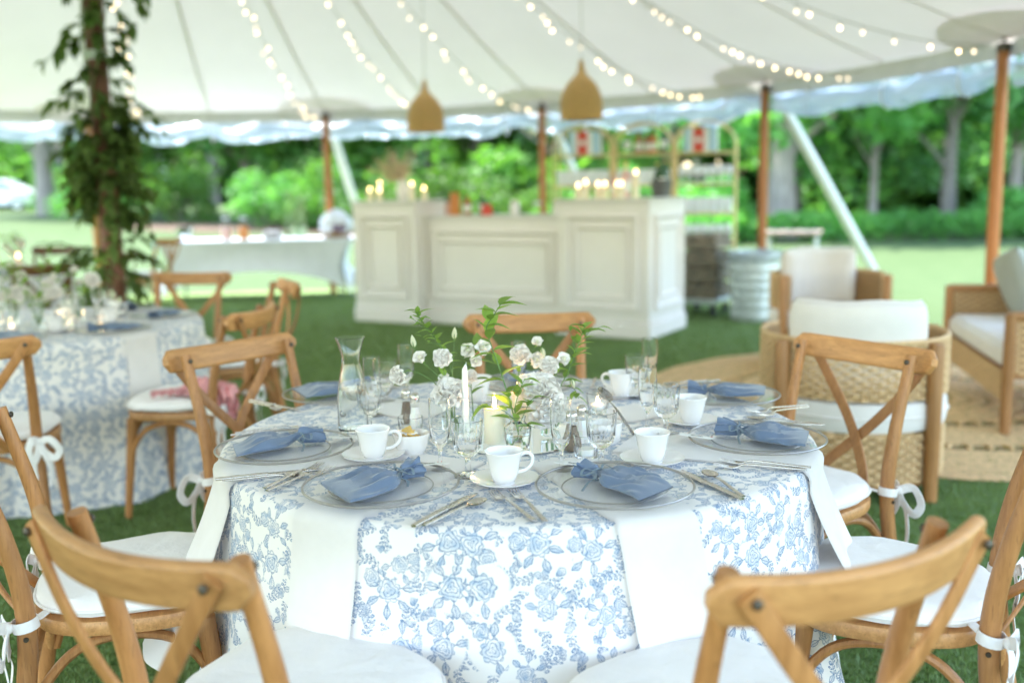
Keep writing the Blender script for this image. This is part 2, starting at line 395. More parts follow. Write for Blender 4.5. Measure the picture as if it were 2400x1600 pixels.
def m_satin():
    t = NT('blue_satin'); co = t.co(); nz = t.noise(co, 16, 3); base = t.ramp(nz.outputs[0], [(.3, (.100, .148, .242)), (.7, (.128, .182, .288))])
    b = t.bsdf(Base_Color=base, Roughness=.42, Sheen_Weight=.35); b.inputs['Specular IOR Level'].default_value = .55; t.L(t.bump(t.noise(co, 38, 3).outputs[0], .3, .004), b.inputs['Normal']); return t.done(b.outputs[0])
MT['satin'] = m_satin()
MT['ribbon'] = m_plain('grey_ribbon', (.17, .22, .27), .35, 0, .1)
MT['glass'] = m_glass('clear_glass')
MT['thin'] = m_thin('thin_clear_glass', (.99, .993, .995), .018)
MT['water'] = m_glass('water', (.97, .99, .99), 0, 1.33)
MT['silver'] = m_plain('brushed_silver', (.62, .58, .54), .26, 1.0, .08, 60)
MT['rim'] = m_plain('silver_rim', (.40, .375, .36), .35, .8, .1, 80)
MT['china'] = m_plain('white_china', (.82, .79, .775), .14, 0, .01, 10, coat=.4)
MT['paper'] = m_plain('white_card', (.84, .84, .83), .75, 0, .02)
MT['ink'] = m_plain('grey_ink', (.12, .11, .11), .8)
MT['red'] = m_plain('red_dot', (.75, .10, .06), .6)
MT['gold_paper'] = m_plain('yellow_packet', (.72, .48, .14), .45, 0, .15, 60)
MT['wax'] = m_wax('ivory_wax', (.92, .82, .62))
MT['waxw'] = m_wax('white_wax', (.86, .85, .83))
MT['flame'] = m_emit('flame', (1, .62, .26), 22)
MT['bulb'] = m_emit('warm_bulb', (1, .76, .45), 1.25)
MT['flame_far'] = m_emit('bar_flame', (1, .62, .28), 3.2)
MT['bulb_dim'] = m_emit('faint_bulb', (1, .80, .55), .55)
MT['wire'] = m_plain('pale_wire', (.50, .49, .46), .6)
MT['petal'] = m_petal('white_petal', (.95, .915, .885), .2)
MT['petalc'] = m_petal('cream_petal_heart', (.80, .80, .62))
MT['stem'] = m_plain('green_stem', (.13, .24, .07), .5, 0, .2)
MT['leafb'] = m_leaf('fresh_leaf', (.17, .30, .06), (.34, .48, .13), .4, 40)
MT['vine'] = m_leaf('garland_leaf', (.085, .15, .04), (.23, .32, .10), .45, 6)
MT['barpaint'] = m_plain('greige_paint', (.80, .75, .72), .45, 0, .02, 4)
MT['bartop'] = m_plain('bar_top', (.72, .70, .67), .3, 0, .03, 6)
MT['gold'] = m_plain('brass_frame', (.70, .53, .27), .4, .3, .08)
MT['galv'] = m_plain('galvanised_steel', (.62, .66, .66), .5, .6, .18, 14)
MT['black'] = m_plain('black_rubber', (.02, .02, .022), .6)
MT['greymetal'] = m_plain('dark_grey_metal', (.12, .125, .13), .45, .5, .2)
MT['crate'] = m_plain('weathered_crate', (.22, .18, .13), .8, 0, .35, 12)
MT['canopy'] = m_canopy()
MT['seam'] = m_fabric('canopy_webbing', (.90, .87, .86), weave=300, trans=.3)
MT['valance'] = m_fabric('beige_webbing', (.62, .59, .53), weave=300, trans=.12)
MT['patch'] = m_fabric('grey_reinforcement', (.82, .785, .75), weave=300, trans=.3)
MT['strap'] = m_plain('white_sleeve', (.76, .77, .75), .6)
def m_vinyl():
    t = NT('clear_vinyl'); co = t.co(); nz = t.noise(co, 5, 4, .6)
    g = t.n('ShaderNodeBsdfGlossy'); g.inputs['Roughness'].default_value = .12; g.inputs[0].default_value = (.9, .95, 1, 1)
    tr = t.n('ShaderNodeBsdfTransparent'); tr.inputs[0].default_value = (.80, .88, .95, 1)
    d = t.n('ShaderNodeBsdfTranslucent'); d.inputs[0].default_value = (.64, .72, .80, 1)
    df = t.n('ShaderNodeBsdfDiffuse'); df.inputs[0].default_value = (.66, .71, .77, 1)
    m0 = t.n('ShaderNodeMixShader'); m0.inputs[0].default_value = .5; t.L(d.outputs[0], m0.inputs[1]); t.L(df.outputs[0], m0.inputs[2])
    m1 = t.n('ShaderNodeMixShader'); m1.inputs[0].default_value = .62; t.L(tr.outputs[0], m1.inputs[1]); t.L(m0.outputs[0], m1.inputs[2])
    lw = t.n('ShaderNodeLayerWeight'); lw.inputs[0].default_value = .5; m2 = t.n('ShaderNodeMixShader'); t.put(m2.inputs[0], t.ma('MULTIPLY_ADD', t.ma('POWER', lw.outputs['Facing'], 3.), .6, .14, clamp=True)); t.L(m1.outputs[0], m2.inputs[1]); t.L(g.outputs[0], m2.inputs[2])
    t.L(t.bump(nz.outputs[0], .9, .05), g.inputs['Normal']); return t.done(m2.outputs[0])
MT['vinyl'] = m_vinyl()
MT['rattan'] = m_plain('rattan_weave', (.70, .43, .18), .55, 0, .22, 90, bump=.4)
MT['wicker'] = m_plain('pale_wicker', (.63, .42, .22), .6, 0, .2, 60, bump=.3)
MT['wicker_in'] = m_plain('wicker_backing', (.34, .20, .09), .8, 0, .2, 40)
MT['jute'] = m_plain('jute_braid', (.62, .41, .20), .85, 0, .28, 45, bump=.6)
MT['jute_dk'] = m_plain('jute_base', (.34, .22, .11), .9, 0, .2, 45)
MT['turf'] = m_turf('artificial_turf', (.108, .170, .054), (.182, .264, .094))
MT['blade'] = m_leaf('turf_blade', (.118, .182, .060), (.195, .282, .100), .2, 5)
MT['lawn'] = m_turf('lawn_grass', (.038, .068, .024), (.066, .098, .042), 60)
MT['mulch'] = m_plain('bark_mulch', (.085, .055, .034), .95, 0, .3, 20)
MT['bark'] = m_bark('grey_bark', (.20, .175, .155), (.36, .32, .29))
MT['barkl'] = m_bark('pale_bark', (.24, .22, .20), (.42, .39, .36))
MT['barkd'] = m_bark('dark_bark', (.11, .10, .085), (.20, .18, .16))
MT['carw'] = m_plain('white_car_paint', (.80, .81, .84), .25, 0, .01, 3, coat=.6)
MT['carg'] = m_plain('car_window', (.25, .29, .33), .1, 0, .05)
MT['blue'] = m_plain('bright_blue_plastic', (.02, .20, .55), .45)
MT['ltblue'] = m_plain('light_blue_print', (.40, .62, .78), .5)
MT['redprint'] = m_plain('red_print', (.70, .08, .05), .5)
MT['orange'] = m_plain('orange_drink', (.62, .22, .05), .3)
MT['amber'] = m_plain('amber_bottle', (.35, .12, .03), .2)
MT['green_b'] = m_plain('green_bottle', (.03, .09, .03), .15)
MT['pinkb'] = m_plain('pink_bottle', (.66, .42, .38), .35)
MT['pampas'] = m_plain('dried_pampas', (.66, .53, .38), .9, 0, .25, 30)
MT['pepper'] = m_plain('ground_pepper', (.20, .15, .115), .8, 0, .6, 700)
MT['mirror'] = m_plain('mirror_silver', (.92, .93, .92), .02, 1.0, 0, 5)
MT['yel'] = m_plain('pollen_yellow', (.62, .55, .16), .6)
MT['bread'] = m_plain('purple_wrapped_basket', (.22, .16, .24), .6, 0, .5, 30)

# ------------------------------------------------------------------ ground
def ground_z(x, y): return .62*smoothstep(17, 46, y)*smoothstep(5, -9, x)
mb = MB(); xs = list(np.concatenate([np.linspace(-260, -60, 8), np.linspace(-50, 40, 46), np.linspace(60, 260, 8)])); ys = list(np.concatenate([np.linspace(-200, -30, 7), np.linspace(-20, 90, 56), np.linspace(110, 320, 8)]))
mb.grid(len(xs), len(ys), lambda u, v: (xs[round(u*(len(xs)-1))], ys[round(v*(len(ys)-1))], ground_z(xs[round(u*(len(xs)-1))], ys[round(v*(len(ys)-1))])))
g = obj('lawn', mb, MT['lawn']); g['kind'] = 'structure'
TC = Vector((-2.75, 6.9, 0)); TR = 6.5; EAVE = 2.4; PEAK = 5.45
mb = MB(); n = 96
mb.add([(TC.x, TC.y, .006)] + [(TC.x+6.95*math.cos(2*PI*i/n), TC.y+6.95*math.sin(2*PI*i/n), .006) for i in range(n)], [(0, i+1, (i+1) % n+1) for i in range(n)])
g = obj('turf_floor', mb, MT['turf']); g['kind'] = 'structure'
def blades():
    rng = np.random.default_rng(3); N = 330000
    # denser near the camera, only where the view reaches the floor
    Y = .9 + (13.2-.9)*rng.random(N)**1.9; X = (rng.random(N)*2-1)*(.62*Y+.25)
    k = (X-TC.x)**2+(Y-TC.y)**2 < 6.9**2; X, Y = X[k], Y[k]; N = len(X)
    h = .010+.012*rng.random(N); wd = .0016+.0014*rng.random(N)+.0006*Y; a = rng.random(N)*2*PI; lx = rng.normal(0, .006, N); ly = rng.normal(0, .006, N)
    V = np.zeros((N, 3, 3), np.float32); V[:, 0, 0] = X-np.cos(a)*wd; V[:, 0, 1] = Y-np.sin(a)*wd; V[:, 1, 0] = X+np.cos(a)*wd; V[:, 1, 1] = Y+np.sin(a)*wd
    V[:, 2, 0] = X+lx; V[:, 2, 1] = Y+ly; V[:, 0:2, 2] = .006; V[:, 2, 2] = .006+h
    me = tri_mesh('turf_blades', V.reshape(-1, 3)); return me
def tri_mesh(name, V, k=3):
    n = len(V)//k; me = bpy.data.meshes.new(name); me.vertices.add(len(V)); me.vertices.foreach_set('co', V.astype(np.float32).ravel())
    me.loops.add(len(V)); me.loops.foreach_set('vertex_index', np.arange(len(V), dtype=np.int32)); me.polygons.add(n); me.polygons.foreach_set('loop_start', np.arange(0, len(V), k, dtype=np.int32)); me.polygons.foreach_set('loop_total', np.full(n, k, np.int32)); me.update(); me.validate(); return me
g = obj('turf_blades', blades(), MT['blade']); g['kind'] = 'stuff'; g['label'] = 'short green pile of the artificial turf'; g['category'] = 'turf'

# ------------------------------------------------------------------ tent
def can_z(r): return EAVE + (PEAK-EAVE)*max(0., 1-r/TR)**1.16
TLEN = 2.2       # unseen canopy half drawn out towards the camera, to cut light from behind
def polar(a, r, z):
    d = (math.degrees(a)+180) % 360-180; d = d if d > -90 else d+360
    sh = max(0., min(1., (6-d)/36)) if d < 90 else max(0., min(1., (d-174)/30))
    return Vector((TC.x+r*math.cos(a), TC.y-TLEN*sh+r*math.sin(a), z))
POLES = [6, 33.4, 60.6, 86.8, 113.2, 141, 168, 195, 222, 249, 276, 303, 330]
SEAMS = []
for i, p in enumerate(POLES):
    q = POLES[(i+1) % len(POLES)]; q = q+360 if q < p else q
    SEAMS += [p, (p+q)/2]
tent = thing('tent_canopy', 'white sailcloth tent canopy with radiating seams, overhead', 'tent', tuple(TC))
for i, s in enumerate(SEAMS):
    s2 = SEAMS[(i+1) % len(SEAMS)]; s2 = s2+360 if s2 < s else s2
    a0, a1 = R_(s), R_(s2)
    def fn(u, v):
        a = a0+(a1-a0)*u; r = .002+(TR-.002)*v; q = polar(a, r, can_z(r)+.05*math.sin(PI*u)*math.sin(PI*min(1, v*1.0))) - TC; return q
    obj('panel', MB().grid(5, 14, fn), MT['canopy'], tent)
    pts = [polar(a0, r, can_z(r)-.006)-TC for r in np.linspace(.14, TR-.01, 14)]
    obj('seam', MB().sweep(pts, [(-.020, 0), (.020, 0), (.020, .003), (-.020, .003)], (0, 0, 1)), MT['seam'], tent)
for p in POLES:
    a0 = R_(p)
    def fn(u, v):
        a = PI*u; rr = .62*v; t_ = rr*math.cos(a); d = rr*math.sin(a)*.75+.004; r = TR-d; q = polar(a0+t_/r, r, can_z(r)-.014); return q-TC
    obj('patch', MB().grid(17, 6, fn), MT['patch'], tent)
for i, p in enumerate(POLES):
    q = POLES[(i+1) % len(POLES)]; q = q+360 if q < p else q
    def fn(u, v):
        a = R_(p+(q-p)*u); sag = .035*math.sin(PI*u); return polar(a, TR+.01-sag*2+.012*math.sin(25*u), EAVE+.012-.15*v-sag*.3)-TC
    obj('valance', MB().grid(25, 3, fn), MT['valance'], tent)
pole_lbl = {6: 'orange wooden side pole at far right behind the wicker sofa', 33.4: 'orange wooden side pole behind the galvanised bin', 60.6: 'orange wooden side pole between the bar shelves and the lamps', 86.8: 'orange wooden side pole behind the white buffet table', 113.2: 'orange wooden side pole half hidden behind the leafy centre pole', }
for p in (6, 33.4, 60.6, 86.8, 113.2):
    b = polar(R_(p), TR-.05, 0); t = thing('tent_pole', pole_lbl[p], 'pole', tuple(b), R_(p), 'tent side poles')
    obj('shaft', MB().tube([(0, 0, .0), (0, 0, 1.2), (0, 0, 2.36)], [.042, .048, .042], 14), MT['pole'], t)
    obj('pin', MB().tube([(0, 0, 2.36), (0, 0, 2.52)], .012, 8), MT['bolt'], t)
    obj('collar', MB().lathe([(.044, 2.30), (.052, 2.30), (.052, 2.36), (.044, 2.36)], 14, closed=True), MT['bolt'], t)
for p, dx, lb in ((33.4, 0, 'white sleeved guy strap slanting down beside the bin'), (60.6, .1, 'white sleeved guy strap slanting behind the bar shelves'), (86.8, .2, 'white sleeved guy strap slanting behind the white buffet table')):
    a = polar(R_(p), TR+.05, 2.36); e = polar(R_(p), TR+2.1, 0.02); e.x += dx
    o = thing('guy_strap', lb, 'strap', tuple(e), 0, 'white tent guy straps'); v = a-e
    obj('sleeve', MB().tube([v*.03, v*.3, v*.7, v*.97], [.05, .056, .056, .045], 12), MT['strap'], o)
    obj('buckle', MB().box(v*.985, (.05, .03, .08), .006), MT['bolt'], o)
    obj('stake', MB().tube([(0, 0, -.15), (0, 0, .12)], .015, 8), MT['bolt'], o)
bays = [(-30, 6, 'right of the pole behind the sofa'), (6, 33.4, 'between the sofa pole and the bin pole'), (33.4, 60.6, 'above the bar shelves'), (60.6, 86.8, 'above the left half of the bar'), (86.8, 113.2, 'right of the leafy centre pole'), (113.2, 141, 'at the left edge of the picture')]
for k, (p, q, wd) in enumerate(bays):
    t = thing('clear_curtain', 'rolled clear vinyl curtain under the eave ' + wd, 'curtain', tuple(polar(R_((p+q)/2), TR, 0)), 0, 'rolled vinyl curtains'); o0 = Vector(t.location)
    rng = random.Random(k*5+1); ph = [rng.random()*6 for _ in range(4)]
    def fn(u, v):
        a = R_(p+(q-p)*(.015+.97*u)); an = 2*PI*v
        sagz = EAVE-.235-.035*math.sin(PI*u)-.03*math.sin(4*PI*u*1.5+ph[0])-.018*math.sin(23*u+ph[1])
        rad = .085+.022*math.sin(14*u+ph[2])+.010*math.sin(37*u+3*an+ph[3])+.010*math.sin(2*an+19*u)
        return polar(a, TR+.02+rad*math.cos(an)*.8, sagz+rad*1.15*math.sin(an)) - o0
    obj('roll', MB().grid(90, 15, fn), MT['vinyl'], t)
    def fn2(u, v):
        a = R_(p+(q-p)*(.01+.98*u)); return polar(a, TR+.03+.02*math.sin(31*u+ph[0]+2*v), EAVE-.10-.11*v-.03*v*math.sin(PI*u)) - o0
    obj('hem', MB().grid(60, 4, fn2), MT['vinyl'], t)
    for u in (.18, .5, .82):
        a = R_(p+(q-p)*u); c = polar(a, TR+.03, EAVE-.22-.035*math.sin(PI*u))-o0
        tn = Vector((-math.sin(a), math.cos(a), 0)); rd = Vector((math.cos(a), math.sin(a), 0))
        obj('tie', MB().sweep([c+rd*.085*math.cos(x)+Vector((0, 0, .13*math.sin(x))) for x in np.linspace(0, 2*PI, 17)[:-1]], [(-.012, -.002), (.012, -.002), (.012, .002), (-.012, .002)], tn, closed=True), MT['strap'], t)

# string lights
bulb_me = MB().sphere((0, 0, 0), (.0115, .0115, .015), 8, 6).mesh('bulb'); bulb_me.materials.append(MT['bulb']); bulb_dm = bulb_me.copy(); bulb_dm.materials.clear(); bulb_dm.materials.append(MT['bulb_dim'])
cap_me = MB().lathe([(.006, .018), (.008, .020), (.008, .040), (.004, .044)], 6).mesh('socket'); cap_me.materials.append(MT['wire'])
strings = [(-8, .30, 'nearest the right picture edge'), (6, .34, 'ending at the pole behind the sofa'), (22, .40, 'ending between the sofa pole and the bin pole'), (40, .42, 'ending near the bin pole'), (61, .40, 'ending at the pole beside the bar shelves'), (74, .36, 'ending above the left half of the bar'), (88, .33, 'ending at the pole behind the buffet table'), (108, .3, 'passing behind the leafy centre pole'), (130, .3, 'at the left edge of the picture')]
for k, (ad, sag, wd) in enumerate(strings):
    t = thing('string_light', 'string of warm bulbs under the canopy ' + wd, 'string light', tuple(TC), 0, 'strings of bulbs under the canopy')
    rng = random.Random(k+50); a = R_(ad); pts = []
    for i in range(41):
        f = i/40; r = .3+(TR-.35)*f; zz = can_z(r)-.05-sag*6.75*f*f*(1-f); pts.append(polar(a, r, zz)-TC)
    obj('cable', MB().tube(pts, .0045, 5), MT['wire'], t)
    f = .05
    while f < .985:
        i = f*40; j = int(i); q = pts[j].lerp(pts[min(40, j+1)], i-j)
        tw = rng.uniform(-.05, .05); side = Vector((-math.sin(a), math.cos(a), 0))*tw
        b = obj('bulb', bulb_me if rng.random() < .6 else bulb_dm, None, t, q+side+Vector((0, 0, -.05))); obj('socket', cap_me, None, b)
        f += rng.choice((.014, .02, .026, .034, .046))*.9

# pendant lamps
def lamp(loc, lb):
    t = thing('pendant_lamp', lb, 'lamp', loc, 0, 'woven rattan pendant lamps')
    prof = [(.185, 0), (.187, .05), (.186, .12), (.178, .19), (.155, .26), (.115, .32), (.075, .362), (.045, .395), (.027, .43), (.020, .475), (.012, .515)]
    mb = MB(); rows = 58
    P = catmull([(r, 0, z) for r, z in prof], 6)
    for i in range(0, len(P)):
        r, z = P[i].x, P[i].z
        mb.tube([(r*math.cos(x), r*math.sin(x), z) for x in np.linspace(0, 2*PI, 33)[:-1]], .0058, 5, closed=True)
    o = obj('woven_shade', mb, MT['rattan'], t)
    mb = MB().lathe([(max(.004, p.x-.004), p.z) for p in P], 32); obj('lining', mb, MT['rattan'], t)
    mb = MB()
    for x in np.linspace(0, 2*PI, 25)[:-1]: mb.tube([((p.x+.003)*math.cos(x), (p.x+.003)*math.sin(x), p.z) for p in P[::3]], .003, 4)
    obj('ribs', mb, MT['rattan'], t)
    top = can_z(math.hypot(loc[0]-TC.x, loc[1]-TC.y))-loc[2]
    obj('cord', MB().tube([(0, 0, .5), (.004, 0, .8), (0, 0, top-.02)], .004, 6), MT['wire'], t)
    obj('hook', MB().box((0, 0, top-.05), (.05, .05, .08), .01), MT['wire'], t)
lamp((-.85, 10.5, 1.955), 'woven rattan pendant lamp on the left, smaller in view, above the bar')
lamp((.665, 9.2, 1.97), 'woven rattan pendant lamp on the right, larger in view, above the bar')

# centre pole with its leafy garland
t = thing('centre_pole', 'brown wooden centre pole of the tent wrapped in greenery', 'pole', tuple(TC))
obj('shaft', MB().tube([(0, 0, z) for z in np.linspace(0, PEAK+.05, 8)], [.070, .070, .068, .066, .064, .062, .06, .055], 18), MT['cpole'], t)
obj('band', MB().lathe([(.066, 2.27), (.072, 2.27), (.072, 2.33), (.066, 2.33)], 18, closed=True), MT['paper'], t)
obj('base_plate', MB().lathe([(.0, .012), (.16, .012), (.16, .03), (.08, .035), (.075, .09), (.07, .09)], 20), MT['bolt'], t)
def leaf_me(name, L, W, fold=.25, n=5, bend=.25):
    mb = MB(); vs = []; fs = []
    for i in range(n+1):
        f = i/n; wv = W*math.sin(PI*f**.8)*(1-.25*f) if 0 < f < 1 else 0.0004; z = -bend*L*f*f
        vs += [(-wv, L*f, z+fold*wv), (0, L*f, z), (wv, L*f, z+fold*wv)]
    for i in range(n): b = 3*i; fs += [(b, b+1, b+4, b+3), (b+1, b+2, b+5, b+4)]
    return mb.add(vs, fs).mesh(name)
vleaf = [leaf_me('garland_leaf', L, W, .3, 4, b) for L, W, b in ((.095, .030, .3), (.08, .032, .1), (.105, .027, .45))]
for q in vleaf: q.materials.append(MT['vine'])
gar = thing('leaf_garland', 'leafy green vine garland wound around the tent centre pole', 'garland', tuple(TC))
rng = random.Random(21); stems = MB(); allv = []; spots = []
def garland_stem(p0, d, L, n=10, droop=.5):
    pts = [Vector(p0)]; d = Vector(d).normalized()
    for i in range(n):
        d = (d + Vector((rng.uniform(-.25, .25), rng.uniform(-.25, .25), rng.uniform(-.2, .15)-droop*.12))).normalized(); pts.append(pts[-1]+d*L/n)
    stems.tube(pts, .0035, 5)
    for i in range(1, len(pts)):
        for _ in range(2):
            if rng.random() < .88: spots.append((pts[i].copy(), (pts[i]-pts[i-1]).normalized()))
# winding main stems
for ph in (0, 2.1, 4.2):
    pts = [Vector((.085*math.cos(ph+z*3.2), .085*math.sin(ph+z*3.2), z)) for z in np.linspace(.35, 4.3, 70)]
    stems.tube(pts, .005, 5)
for i in range(150):
    z = rng.choice((rng.uniform(.55, 1.9), rng.uniform(.6, 3.4), rng.uniform(1.3, 2.0))); a = rng.uniform(0, 2*PI); L = rng.choice((.08, .11, .14, .18, .22))
    garland_stem((.07*math.cos(a), .07*math.sin(a), z), (math.cos(a), math.sin(a), rng.uniform(-.3, .5)), L, 7)
for (z, a, L, dz) in ((3.35, 200, .75, .25), (3.3, -20, .7, .1), (3.1, 190, .7, .1), (2.95, 205, .6, .0), (2.75, -15, .75, .2), (2.72, -40, .6, -.1), (2.1, 185, .55, .1), (2.0, -20, .6, .05), (1.9, -10, .65, -.1), (1.75, 190, .55, -.3), (1.65, -25, .6, -.5), (2.5, 170, .6, -.2), (1.55, 215, .5, -.4), (1.0, 175, .55, .2), (1.05, -5, .45, .1), (.95, 200, .6, .35)):
    for j in range(2): garland_stem((.08*math.cos(R_(a)), .08*math.sin(R_(a)), z+rng.uniform(-.08, .08)), (math.cos(R_(a+rng.uniform(-30, 30))), math.sin(R_(a+rng.uniform(-30, 30))), dz+rng.uniform(-.2, .2)), L*rng.uniform(.35, .62), 7)
obj('stems', stems, MT['stem'], gar)
def leaf_rot(d, rg):
    d = (Vector(d) + Vector((rg.uniform(-1, 1), rg.uniform(-1, 1), rg.uniform(-.9, .5)))*.9).normalized()
    return d.to_track_quat('Y', 'Z').to_euler()
rng.shuffle(spots)
# the camera sees the -Y side best: keep those as single leaves
spots.sort(key=lambda s: s[0].y)
V = []
for i, (p, d) in enumerate(spots):
    me = vleaf[i % 3]; e = leaf_rot(d, rng); s = rng.uniform(.7, 1.25)
    if i < 290: obj('leaf', me, None, gar, p, e, s)
    else:
        m = Matrix.Translation(p) @ e.to_matrix().to_4x4() @ Matrix.Scale(s, 4)
        vs = [m@v.co for v in me.vertices]
        for f in me.polygons: V += [tuple(vs[k]) for k in f.vertices]
o = obj('foliage', tri_mesh('foliage', np.array(V), 4), MT['vine'], gar); o['kind'] = 'stuff'

# ------------------------------------------------------------------ cross-back chairs (front = +Y, origin on the floor under the seat)
def seat_out(t_, k=1.0):
    c, s = math.cos(t_), math.sin(t_); e = 2/2.9
    y = math.copysign(abs(s)**e, s)*.212; x = math.copysign(abs(c)**e, c)*(.222+.10*y)
    return x*k, y*k
def build_chair_meshes():
    D = {}
    n = 44; mb = MB(); rings = ((.93, .428), (.985, .432), (1.0, .440), (1.0, .458), (.985, .464), (.93, .466))
    vs = []; fs = []
    for k, z in rings:
        for i in range(n): x, y = seat_out(2*PI*i/n, k); vs.append((x, y, z))
    for r in range(len(rings)-1):
        for i in range(n): j = (i+1) % n; fs.append((r*n+i, r*n+j, (r+1)*n+j, (r+1)*n+i))
    fs.append(tuple(range(n))[::-1]); fs.append(tuple(range((len(rings)-1)*n, len(rings)*n)))
    D['seat_frame'] = [(mb.add(vs, fs).mesh('seat_frame'), 'woodx')]
    D['rear_leg'] = []
    for s in (-1, 1):
        pts = catmull([(s*.222, -.285, 0), (s*.205, -.235, .22), (s*.192, -.205, .45), (s*.194, -.225, .64), (s*.199, -.287, .872)], 6)
        rr = [.0165+.0045*math.sin(PI*min(1, i/len(pts)*1.15)) for i in range(len(pts))]
        D['rear_leg'].append((MB().tube(pts, rr, 12).mesh('rear_leg'), 'woodz'))
    D['front_leg'] = []
    for s in (-1, 1):
        pts = [(s*.205, .200, 0), (s*.196, .187, .15), (s*.187, .170, .32), (s*.183, .160, .432)]
        D['front_leg'].append((MB().tube(pts, [.0145, .017, .0205, .022], 12).mesh('front_leg'), 'woodz'))
    P = []; sc = []
    for i in range(25):
        u = -1+2*i/24; P.append((.256*u, -.313-.060*(1-u*u), .855-.012*(1-u*u)))
        e = abs(u); h = 1. if e < .88 else math.sqrt(max(.02, 1-((e-.88)/.125)**2)); sc.append((.75+.25*h, h))
    tilt = [(0, -.22, 1)]*25
    D['top_rail'] = [(MB().sweep(P, rrect(.024, .076, .42, 4), tilt, False, True, sc).mesh('top_rail'), 'woodx')]
    D['cross_slat'] = []
    for s in (-1, 1):
        o = .0065*s
        pts = catmull([(s*.222, -.352+o*.3, .868), (s*.13, -.352+o*.6, .74), (s*.035, -.330+o, .625), (-s*.055, -.272+o, .52), (-s*.100, -.222, .452)], 6)
        D['cross_slat'].append((MB().sweep(pts, rrect(.034, .0095, .45, 2), [(0, -1, -.2)]*len(pts)).mesh('cross_slat'), 'woodz'))
    D['bracket'] = []
    for s in (-1, 1):
        pts = catmull([(s*.196, .176, .235), (s*.190, .150, .325), (s*.186, .085, .395), (s*.186, -.02, .418), (s*.188, -.11, .398), (s*.192, -.178, .33), (s*.199, -.212, .245)], 5)
        D['bracket'].append((MB().tube(pts, .0115, 9).mesh('bracket'), 'woodz'))
    pts = catmull([(-.188, .184, .235), (-.165, .180, .325), (-.10, .172, .395), (0, .170, .418), (.10, .172, .395), (.165, .180, .325), (.188, .184, .235)], 5)
    D['bracket'].append((MB().tube(pts, .0115, 9).mesh('bracket'), 'woodx'))
    pts = catmull([(-.200, -.226, .235), (-.165, -.215, .325), (-.10, -.200, .395), (0, -.195, .418), (.10, -.200, .395), (.165, -.215, .325), (.200, -.226, .235)], 5)
    D['bracket'].append((MB().tube(pts, .0115, 9).mesh('bracket'), 'woodx'))
    D['bolt'] = []
    for p, d in (((-.1985, -.265, .855), 1), ((.1985, -.265, .855), 1), ((-.214, -.361, .858), -1), ((.214, -.361, .858), -1), ((0, -.317, .590), 1), ((0, -.337, .592), -1)):
        mb = MB(); q = Vector(p); mb.tube([q, q+Vector((0, .005*d, 0)), q+Vector((0, .0075*d, 0))], [.0075, .0075, .004], 10); D['bolt'].append((mb.mesh('bolt'), 'bolt'))
    D['screw'] = []
    for s in (-1, 1):
        q = Vector((s*.213, -.205, .447)); D['screw'].append((MB().tube([q, q+Vector((s*.004, 0, 0))], [.006, .005], 9).mesh('bolt'), 'bolt'))
    # cushion
    n = 48; rg = ((.90, 0.0), (.99, .006), (1.015, .018), (1.0, .030), (.95, .040), (.80, .046), (.55, .049), (.25, .050))
    vs = []; fs = []
    for k, z in rg:
        for i in range(n):
            a = 2*PI*i/n; x, y = seat_out(a, k*.975); wv = .0025*math.sin(a*9+k*20)*(k < 1.0)*(k > .5); vs.append((x, y+.004, .469+z+wv))
    for r in range(len(rg)-1):
        for i in range(n): j = (i+1) % n; fs.append((r*n+i, r*n+j, (r+1)*n+j, (r+1)*n+i))
    fs.append(tuple(range(n))[::-1]); fs.append(tuple(range((len(rg)-1)*n, len(rg)*n)))
    D['pad'] = (MB().add(vs, fs).mesh('pad'), 'cushion')
    pts = [(seat_out(2*PI*i/60, 1.0)[0], seat_out(2*PI*i/60, 1.0)[1]+.004, .487) for i in range(60)]
    D['piping'] = (MB().tube(pts, .0035, 6, closed=True).mesh('piping'), 'cushion')
    D['tie'] = []
    for s in (-1, 1):
        mb = MB(); c = Vector((s*.193, -.207, .475)); wr = [c+Vector((.026*math.cos(x), .026*math.sin(x), .004*math.sin(x))) for x in np.linspace(0, 2*PI, 15)[:-1]]
        mb.sweep(wr, [(-.012, -.0012), (.012, -.0012), (.012, .0012), (-.012, .0012)], [(p-c) for p in wr], closed=True)
        mb.sweep(catmull([c+Vector((-s*.02, .02, 0)), c+Vector((-s*.05, .045, .008)), c+Vector((-s*.075, .06, .012))], 4), rrect(.022, .003), (0, 0, 1))
        k = c+Vector((s*.012, -.031, .0)); mb.sphere(k, (.013, .010, .013), 9, 7)
        for (dx, dz, ln) in ((.055, -.05, 1), (-.03, -.06, 1)):   # loops
            lp = catmull([k, k+Vector((s*dx*.7, -.018, .012)), k+Vector((s*dx*1.25, -.014, dz*.6)), k+Vector((s*dx*.9, -.008, dz*1.25)), k+Vector((s*dx*.25, -.006, dz*.7)), k], 5)
            mb.sweep(lp, rrect(.026, .0024), [(0, -1, .2)]*len(lp))
        for (dx, L) in ((.018, .17), (-.012, .14)):               # tails
            lp = catmull([k, k+Vector((s*dx, -.012, -.05)), k+Vector((s*dx*1.9, -.004, -L*.65)), k+Vector((s*dx*1.5, -.010, -L))], 5)
            mb.sweep(lp, rrect(.022, .002), [(.35*s, -1, 0)]*len(lp), scale=[(1-.45*i/len(lp), 1) for i in range(len(lp))])
        D['tie'].append((mb.mesh('tie'), 'cushion'))
    return D
CH = build_chair_meshes()
DK = {}
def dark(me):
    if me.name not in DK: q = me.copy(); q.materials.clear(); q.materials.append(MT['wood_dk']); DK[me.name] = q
    return DK[me.name]
